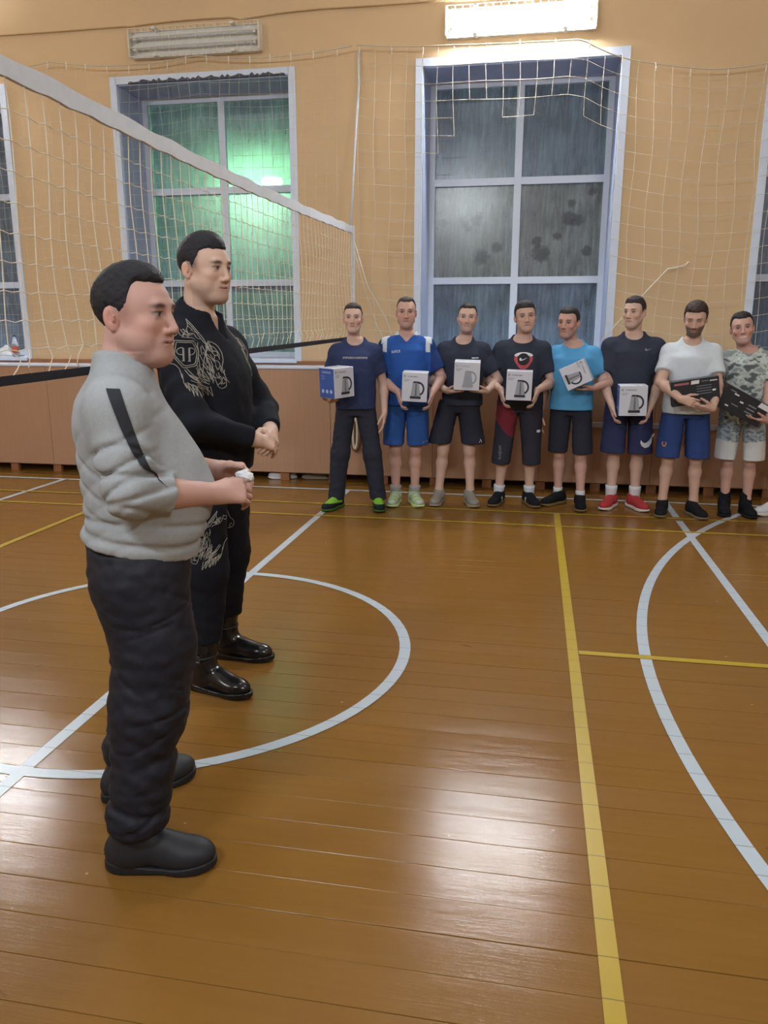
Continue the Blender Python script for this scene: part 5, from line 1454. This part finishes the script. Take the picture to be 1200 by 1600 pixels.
# ---------------------------------------------------------------- man in the grey sweater
M1_SECS = [(.78, 0, .0, .13, .115), (.86, 0, -.002, .172, .134), (.93, 0, -.010, .176, .142), (1.0, 0, -.034, .182, .160), (1.08, 0, -.046, .184, .168), (1.18, 0, -.022, .180, .152), (1.27, 0, .008, .172, .126), (1.33, 0, .020, .152, .102), (1.375, 0, .014, .112, .078), (1.405, 0, .006, .078, .064), (1.435, 0, .0, .064, .060)]
def grooves(X, Y, Z, lst):
    d = 0
    for (q0, kx, ky, dep, wid, mk) in lst:
        d = d + dep * np.exp(-((Z - q0 - kx * X - ky * Y) / wid) ** 2) * mk(X, Y, Z)
    return d
def sweater(o):
    s = o['s']; res = .0058
    G = Field(axis(-.40, .40, res), axis(-.30, .27, res), axis(.83, 1.50, res))
    S2 = [(z, cx, cy, rx, ry) for z, cx, cy, rx, ry in M1_SECS if z > .99]
    S2 = [(.84, 0, -.012, .174, .140), (.90, 0, -.013, .176, .142), (.935, 0, -.016, .186, .152), (.965, 0, -.024, .190, .160)] + S2
    G.loft(S2, inf=.016); o['shoulders'](G, .013, .05)
    G.warp(lambda X, Y, Z: (-.0048 * (np.abs(np.sin(Z * 44 + 2.4 * np.sin(X * 9 + 1) + 2.2 * np.sin(Y * 9))) ** .55 - .75) * sm(-.06, .08, Y) * sm(1.32, 1.20, Z) + grooves(X, Y, Z, [(.962, .03, .16, .009, .010, lambda X, Y, Z: 1 + 0 * X), (.992, -.10, .10, .007, .008, lambda X, Y, Z: sm(.0, .1, np.abs(Y + .02)) + .3), (1.03, .2, .25, .005, .008, lambda X, Y, Z: sm(-.1, .1, Y)), (1.09, .25, .3, .006, .009, lambda X, Y, Z: sm(-.05, .12, Y)), (1.16, .3, .35, .006, .009, lambda X, Y, Z: sm(-.05, .12, Y)), (1.20, -.2, -.9, .007, .012, lambda X, Y, Z: sm(-.02, -.08, Y) * sm(-.05, -.13, X)), (1.25, -.3, -1.2, .006, .010, lambda X, Y, Z: sm(-.02, -.07, Y) * sm(-.06, -.13, X))])))
    for sd in (-1, 1):
        Sh, El, Wr = o['A'][sd]; e = El + (Wr - El) * .42; H = Field(*G.ax)
        H.cone(Sh, Sh * .4 + El * .6, .072, .067, 0); H.cone(Sh * .4 + El * .6, El, .067, .062, .03); H.cone(El, e + nrm(e - El) * .05, .062, .054, .03)
        u1 = nrm(El - Sh)
        def crease(X, Y, Z, Sh=Sh, El=El, u1=u1, sd=sd):
            t_ = ((X - Sh[0]) * u1[0] + (Y - Sh[1]) * u1[1] + (Z - Sh[2]) * u1[2])
            return (-.0045 * (np.abs(np.sin(t_ * 62 + 2.6 * np.sin(Y * 17 + X * 9) + Z * 4)) ** .7 - .7) + .0022 * wob(X, Y, Z, 75, 6)) * sm(.06, .15, t_) + sum(dep * np.exp(-((t_ - t0 - ky * Y - kx * (X - El[0])) / wd) ** 2) for t0, ky, kx, dep, wd in ((.085, .35, .2 * sd, .007, .006), (.118, -.25, -.3 * sd, .009, .007), (.146, .4, .1 * sd, .008, .006), (.172, -.15, .2 * sd, .010, .007), (.202, .45, -.2 * sd, .009, .006), (.228, .1, .2 * sd, .008, .006), (.262, -.3, 0, .006, .006)))
        H.warp(crease); H.plane_cut(nrm(Wr - El), e); join_field(G, H, .035)
    G.warp(lambda X, Y, Z: .0022 * wob(X, Y, Z, 40, 4))
    n_ = nrm((0, .20, -1)); G.plane_cut(n_, (0, 0, .918))
    G.ell((0, o['nb'][1] - .030, o['nb'][2] + .040), (.080, .100, .044), .008, 's')
    o['G'] = G
    base = np.array(lin((158, 164, 170)))
    return obj('sweater', G.mesh('sweater', M_KNIT, lambda P: np.tile(base, (len(P), 1)) * (1 + .03 * wob(P[:, 0], P[:, 1], P[:, 2], 300, 2) * np.ones(1))[:, None]), o['root'])
f1 = [(-.197, .045, -.28), (.198, .075, .30)]
def m1_trousers(o):
    s = o['s']; res = .0062
    G = Field(axis(-.40, .40, res), axis(-.27, .27, res), axis(.10, .95, res))
    G.loft([(z, cx, cy, rx, ry) for z, cx, cy, rx, ry in M1_SECS if z < 1.05], inf=.008)
    for sd in (-1, 1):
        hip, kn, ank = o['L'][sd]; mid = hip * .45 + kn * .55; mid[1] = -.028; k2 = kn.copy(); k2[1] = -.002; low = ank + v3(0, 0, .09); low[1] = ank[1] - .018
        G.cone(hip + v3(0, .002, -.04), mid, .136, .114, .03); G.cone(mid, k2, .114, .108, .03)
        G.cone(k2, low, .104, .083, .03); G.cone(low, low + v3(0, .002, -.09), .084, .082, .02)
    rg = random.Random(21); WL = []
    for _ in range(34):
        z0 = rg.uniform(.2, .84); a0 = rg.uniform(-3.1, 3.1); WL.append((z0, rg.uniform(-.5, .5), rg.uniform(-.6, .6), rg.uniform(.003, .007), rg.uniform(.004, .007), (lambda a0: lambda X, Y, Z: sm(.1, .9, np.cos(np.arctan2(Y - .0, np.abs(X) - .14) - a0)))(a0)))
    def wr_(X, Y, Z): return grooves(X, Y, Z, WL)
    def fold(X, Y, Z):
        hz = np.sin(Z * 105 + 3.4 * np.sin(X * 13 + Y * 17) + 2.5 * np.sin(Y * 29 + Z * 9)); low = sm(.80, .50, Z)
        return .0014 * hz * low + .0028 * wob(X, Y, Z * .8, 38, 3) + .0026 * wob(X, Y, Z * 1.5, 80, 1) + .0012 * wob(X, Y, Z, 170, 2) + wr_(X, Y, Z) + .010 * np.exp(-((Z - .205 - .25 * (Y - .04)) / .012) ** 2) + .013 * np.exp(-((Z - .345 + .10 * (Y - .04)) / .016) ** 2) * sm(.10, -.05, Y)
    G.warp(fold); G.plane_cut((0, 0, -1), (0, 0, .135)); G.plane_cut((0, 0, 1), (0, 0, .93)); o['GL'] = G
    return obj('trousers', G.mesh('trousers', M_NYLON, solid((31, 33, 43))), o['root'])
M1 = person('heavy man in a grey sweater and dark padded trousers standing nearest', (-1.102, 2.020), 2.042, 1.694, (190, 152, 142), (34, 34, 40),
    dict(hair=.007, top=.017, line=.074, temple=.008, fade=.25, smooth=.5, taper=.022, full=.8, stubble=.12, nose=1.12, jaw=1.08, flush=.4, brow=.95, gaze=.002, w=1.0),
    head=(-.56, -.01, .0), head_off=(0, -.016), g=1.12, secs=M1_SECS, shoulder_z=1.36, sh_w=.172, hsc=1.085,
    arms={-1: dict(el=(-.245, .004, 1.112), w=(-.115, -.215, 1.072), d=(.45, -.88, -.05), n=(.75, .1, -.55), th=(.45, -.1, .9), curl=(.55, .75, .55), thumb=(.45, .95, .25), hint=(-.6, .35, -.9), g=1.10, sc=1.02),
          1: dict(el=(.245, -.01, 1.12), w=(.10, -.245, 1.100), d=(-.60, -.78, -.05), n=(-.75, .3, -.45), th=(-.25, -.1, .95), curl=(.6, .75, .5), thumb=(.5, .9, .2), hint=(.6, .5, -.8), g=1.08, sc=1.02)},
    feet=f1, top=sweater, legs=m1_trousers, res=.0075, hres=.0030, fine_z=(.94, 1.14), xr=.40, yr=(-.48, .22))
boots(M1['root'], 'rubber', f1, M_RUBBER, (38, 41, 48), (32, 34, 40))
# black stripe down the right sleeve: a ribbon laid on the knit
def ribbon(F, centre, widths, lat, d, name, mat, parent, n=5, lift=.0045):
    Pn = np.array(centre); m_ = len(Pn); R_ = []
    for i in range(m_):
        for j in range(n):
            q_ = i / (m_ - 1); R_.append(Pn[i] + nrm(np.array((0, -1, -.05)) * (1 - q_) + np.array((0, -.62, -.78)) * q_) * widths[i] * (j / (n - 1) - .5) - nrm(d) * .35)
    H, ok = F.cast(np.array(R_), d, .6, .003); H = H - nrm(d) * lift
    b = MB().add(H, [(i * n + j, i * n + j + 1, (i + 1) * n + j + 1, (i + 1) * n + j) for i in range(m_ - 1) for j in range(n - 1) if ok[i * n + j] and ok[(i + 1) * n + j + 1]])
    return b.build(name, mat, parent, True)
Sh, El, Wr = M1['A'][-1]
ctrl = np.array([(-.25, .026, 1.375), (-.25, .012, 1.325), (-.25, -.004, 1.27), (-.25, -.020, 1.225), (-.25, -.040, 1.182), (-.25, -.062, 1.152), (-.25, -.084, 1.130)])
tt = np.linspace(0, 6, 70); cl = np.stack([np.interp(tt, range(7), ctrl[:, c]) for c in range(3)], 1)
cl[1:-1] = (cl[:-2] + cl[1:-1] + cl[2:]) / 3
ribbon(M1['G'], cl, [.033] * 45 + [.031] * 25, (0, -.90, -.42), (1, 0, .02), 'sleeve_stripe', plain('black_ribbed_tape', (40, 43, 52), 0.8, scale=120, var=.2), M1['shirt'])
# crumpled white paper between his fingers
pp = MB(); rngp = random.Random(3); P_ = []
for i in range(5):
    for k in range(9):
        a = 2 * math.pi * k / 9; rr = (.012, .026, .030, .024, .010)[i] * rngp.uniform(.75, 1.2); P_.append((rr * math.cos(a), rr * math.sin(a) * 1.2, (-.022, -.012, .002, .014, .024)[i] * rngp.uniform(.8, 1.2)))
pp.add(P_, [(i * 9 + k, i * 9 + (k + 1) % 9, i * 9 + 9 + (k + 1) % 9, i * 9 + 9 + k) for i in range(4) for k in range(9)] + [tuple(range(8, -1, -1)), tuple(36 + k for k in range(9))])
o = pp.build('crumpled_paper', plain('white_paper', (214, 220, 228), 0.8), None); o.location = W(M1, (-.022, -.312, 1.100)); o.scale = (.72, .72, .72); o.rotation_euler = (.3, .4, 2.0)
tag(o, 'crumpled white paper in the fingers of the man in grey', 'paper')

# ---------------------------------------------------------------- tall man in the black jacket
def jacket(o):
    s = o['s']; res = .0064
    G = Field(axis(-.42, .42, res), axis(-.30, .27, res), axis(.90, 1.66, res))
    T = o['T']; S2 = [(.86, 0, 0, .188, .140)] + [(z, cx, cy, max(rx, .178) + .016 if z < 1.42 else rx + .006, max(ry, .132) + .016 if z < 1.42 else ry + .006) for z, cx, cy, rx, ry in T if z > .93]
    G.loft(S2, inf=.018); o['shoulders'](G, .016, .05)
    for sd in (-1, 1):
        Sh, El, Wr = o['A'][sd]; e = El + (Wr - El) * .93; H = Field(*G.ax)
        H.cone(Sh, El, .078, .068, 0); H.cone(El, e + nrm(e - El) * .03, .066, .046, .03)
        u1 = nrm(El - Sh)
        H.warp(lambda X, Y, Z, Sh=Sh, u1=u1: .0045 * np.sin(((X - Sh[0]) * u1[0] + (Y - Sh[1]) * u1[1] + (Z - Sh[2]) * u1[2]) * 60 + 3 * np.sin(Y * 12 + X * 9)))
        H.plane_cut(nrm(Wr - El), e); join_field(G, H, .04)
    G.warp(lambda X, Y, Z: .005 * wob(X, Y, Z * .8, 26, 5) + .002 * wob(X, Y, Z, 60, 1))
    G.plane_cut((0, 0, -1), (0, 0, .935))
    nb = o['nb']
    G.ell(nb + v3(0, .075, -.005), (.105, .045, .062), .04); G.ell(nb + v3(0, .095, -.05), (.08, .035, .06), .03)
    # stand collar and open throat
    G.cone(nb + v3(0, .012, .0), nb + v3(0, .020, .040), .090, .082, .03)
    G.cone(nb + v3(0, -.006, .03), nb + v3(0, -.03, .14), .064, .080, .006, 's')
    G.cone(nb + v3(0, -.12, -.075), nb + v3(0, -.085, .05), .006, .046, .008, 's')
    o['G'] = G
    return obj('jacket', G.mesh('jacket', M_CLOTH, solid((28, 30, 38))), o['root'])
f2 = [(-.166, -.041, -.10), (.174, .044, .10)]
M2 = person('tall man in a black jacket with embroidered tigers and leather boots', (-1.332, 3.105), 1.431, 1.892, (200, 168, 152), (34, 34, 40),
    dict(hair=.008, top=.020, line=.058, fade=.6, smooth=.35, stubble=.16, full=.3, jaw=1.03, brow=.95, flush=.35, gaze=.003),
    head=(-.20, .03, .0), head_off=(-.01, -.004), g=1.08, hsc=1.09, sh_w=.178, shoulder_z=1.335, res=.0085, hres=.0034, fine_z=(.98, 1.16), lean=0.0,
    arms={-1: dict(w=(-.075, -.255, 1.085), d=(.86, -.42, -.28), n=(.25, .6, -.6), th=(.2, -.7, .6), curl=(.5, .6, .4), hint=(-.9, .25, -.35), g=1.05), 1: dict(w=(.085, -.245, 1.10), d=(-.80, -.5, -.30), n=(-.25, .7, -.5), th=(-.2, -.6, .7), curl=(.5, .6, .4), hint=(.9, .25, -.35), g=1.05)},
    feet=f2, top=jacket, legs=trousers(flat((25, 26, 33)), rk=.092, ra=.044, waist=.95, hem=.22, res=.0072, fold=.006, seed=3, rtop=.105, zc=.6), xr=.42, yr=(-.46, .24))
boots(M2['root'], 'leather', f2, M_LEATHER, (20, 21, 25), (20, 21, 25))
M_EMB = plain('silver_embroidery', (150, 146, 138), 0.7, 0.3, var=0.25, scale=60)
def stitch(F, lines, origin, scale, u, v, d, name, parent, r=.0016, mirror=1):
    b = MB()
    for ln in lines:
        pts = []
        for (x0, y0), (x1, y1) in zip(ln[:-1], ln[1:]):
            n_ = max(2, int(math.hypot(x1 - x0, y1 - y0) / 14))
            pts += [(x0 + (x1 - x0) * i / n_, y0 + (y1 - y0) * i / n_) for i in range(n_)]
        pts.append(ln[-1])
        pts = np.array(pts, float)
        if len(pts) > 4:
            q = pts.copy(); q[1:-1] = (pts[:-2] + 2 * pts[1:-1] + pts[2:]) / 4; pts = q
        uv = (pts - np.array((400, 1150))) * np.array((mirror, -1)) / scale
        O = np.array(origin)[None] + uv[:, :1] * np.array(u)[None] + uv[:, 1:] * np.array(v)[None] - nrm(d)[None] * .5
        H, ok = F.cast(O, d, .9, .004); H = H - nrm(d)[None] * .0008
        cur = []
        for p, k in zip(H, ok):
            if k and (not cur or np.linalg.norm(p - cur[-1]) < .03): cur.append(p)
            else:
                if len(cur) > 1: b.tube(cur, r, 4)
                cur = [p] if k else []
        if len(cur) > 1: b.tube(cur, r, 4)
    return tag(b.build(name, M_EMB, parent), kind='stuff')
HEX = [[(262, 1012), (412, 1022), (446, 1110), (425, 1215), (322, 1228), (238, 1125), (262, 1012)], [(276, 1026), (402, 1034), (432, 1112), (414, 1202), (330, 1212), (254, 1124), (276, 1026)]]
PS = [[(322, 1172), (322, 1072), (318, 1066)], [(312, 1172), (334, 1172)], [(322, 1072), (296, 1070), (274, 1088), (274, 1108), (296, 1124), (322, 1122)], [(330, 1072), (330, 1172)],
      [(368, 1176), (368, 1076)], [(358, 1176), (380, 1176)], [(368, 1076), (396, 1074), (416, 1092), (414, 1112), (394, 1128), (368, 1126)], [(376, 1076), (376, 1176)]]
CURL = [[(285, 918), (250, 950), (226, 1010), (212, 1060), (176, 1092), (162, 1130), (178, 1178), (212, 1190), (222, 1160), (206, 1136), (190, 1148)], [(212, 1190), (256, 1196), (290, 1230), (310, 1300)],
        [(285, 918), (300, 960), (318, 985), (345, 940), (330, 985)], [(350, 850), (400, 900), (440, 950), (480, 1000), (515, 1060), (530, 1110)], [(350, 850), (366, 900), (350, 940), (380, 980), (410, 960), (430, 1000), (460, 1010)], [(366, 880), (410, 930), (450, 985), (490, 1040)],
        [(310, 930), (330, 960), (360, 930), (370, 985)], [(240, 960), (262, 985), (285, 960)]]
FACE = [[(520, 1030), (560, 1040), (600, 1070), (632, 1130), (640, 1190), (625, 1240), (640, 1290), (656, 1330), (658, 1400), (620, 1416), (590, 1400), (566, 1330), (540, 1260), (512, 1190), (500, 1110), (520, 1030)],
        [(530, 1060), (570, 1080), (600, 1120)], [(545, 1110), (580, 1105), (604, 1135), (575, 1150), (545, 1110)], [(560, 1180), (600, 1190), (615, 1230), (590, 1260)], [(575, 1290), (600, 1340), (610, 1300), (625, 1350), (634, 1310), (648, 1350)], [(590, 1380), (610, 1360), (630, 1380), (648, 1366)],
        [(470, 1060), (500, 1120), (480, 1180), (510, 1240)], [(450, 1130), (480, 1200), (470, 1260), (520, 1330)]]
hr_ = random.Random(5); HATCH = []
for cx_, cy_, n_h, ang0, L_ in ((480, 1090, 14, 1.2, 90), (470, 1230, 16, 1.0, 100), (400, 1330, 18, .75, 110), (560, 1170, 10, 1.3, 70), (340, 950, 9, .5, 70), (600, 1300, 8, 1.4, 60)):
    for _ in range(n_h):
        x_, y_ = cx_ + hr_.uniform(-55, 55), cy_ + hr_.uniform(-55, 55); a_ = ang0 + hr_.uniform(-.4, .4); l_ = L_ * hr_.uniform(.5, 1)
        HATCH.append([(x_, y_), (x_ + l_ * .5 * math.cos(a_) + hr_.uniform(-10, 10), y_ + l_ * .5 * math.sin(a_)), (x_ + l_ * math.cos(a_), y_ + l_ * math.sin(a_))])
FUR = HATCH + [[(330, 1240), (380, 1300), (440, 1340), (520, 1372)], [(345, 1232), (400, 1290), (470, 1330), (525, 1352)], [(310, 1270), (322, 1340), (350, 1390), (330, 1330), (370, 1410), (350, 1340), (400, 1430), (380, 1350), (430, 1450), (410, 1370), (470, 1460), (450, 1380), (510, 1470), (490, 1390), (545, 1480), (525, 1390)],
       [(440, 1150), (450, 1220), (440, 1290), (500, 1340)], [(440, 1210), (470, 1290), (520, 1340)]]
dcam = nrm((.860, .509, .03)); ucam = v3(.509, -.86, 0); vcam = v3(0, 0, 1)
stitch(M2['G'], HEX + PS, ucam * -.043 + vcam * 1.418, 2118, ucam, vcam, dcam, 'emblem_embroidery', M2['shirt'], .0017)
stitch(M2['G'], CURL + FUR, ucam * -.043 + vcam * 1.418, 2118, ucam, vcam, dcam, 'fur_embroidery', M2['shirt'], .0015)
stitch(M2['G'], FACE, ucam * -.043 + vcam * 1.418, 2118, ucam, vcam, dcam, 'tiger_embroidery', M2['shirt'], .0016)
stitch(M2['G'], FACE + FUR[:2] + CURL[3:6], v3(.10, 0, 1.43), 2300, (1, 0, 0), vcam, v3(.15, 1, 0), 'tiger_embroidery', M2['shirt'], .0015)
stitch(M2['GL'], FACE + FUR + CURL, ucam * .0 + vcam * .69, 2700, ucam, vcam, dcam, 'tiger_embroidery', M2['legs'], .0013, -1)
MB().tube([W_ for W_ in [M2['nb'] + v3(.0, -.125, -.08), M2['nb'] + v3(.0, -.132, -.115)]], .004, 6).build('zip_pull', plain('steel_zip', (170, 172, 178), 0.3, metal=.9), M2['shirt'])
bpy.context.view_layer.update()
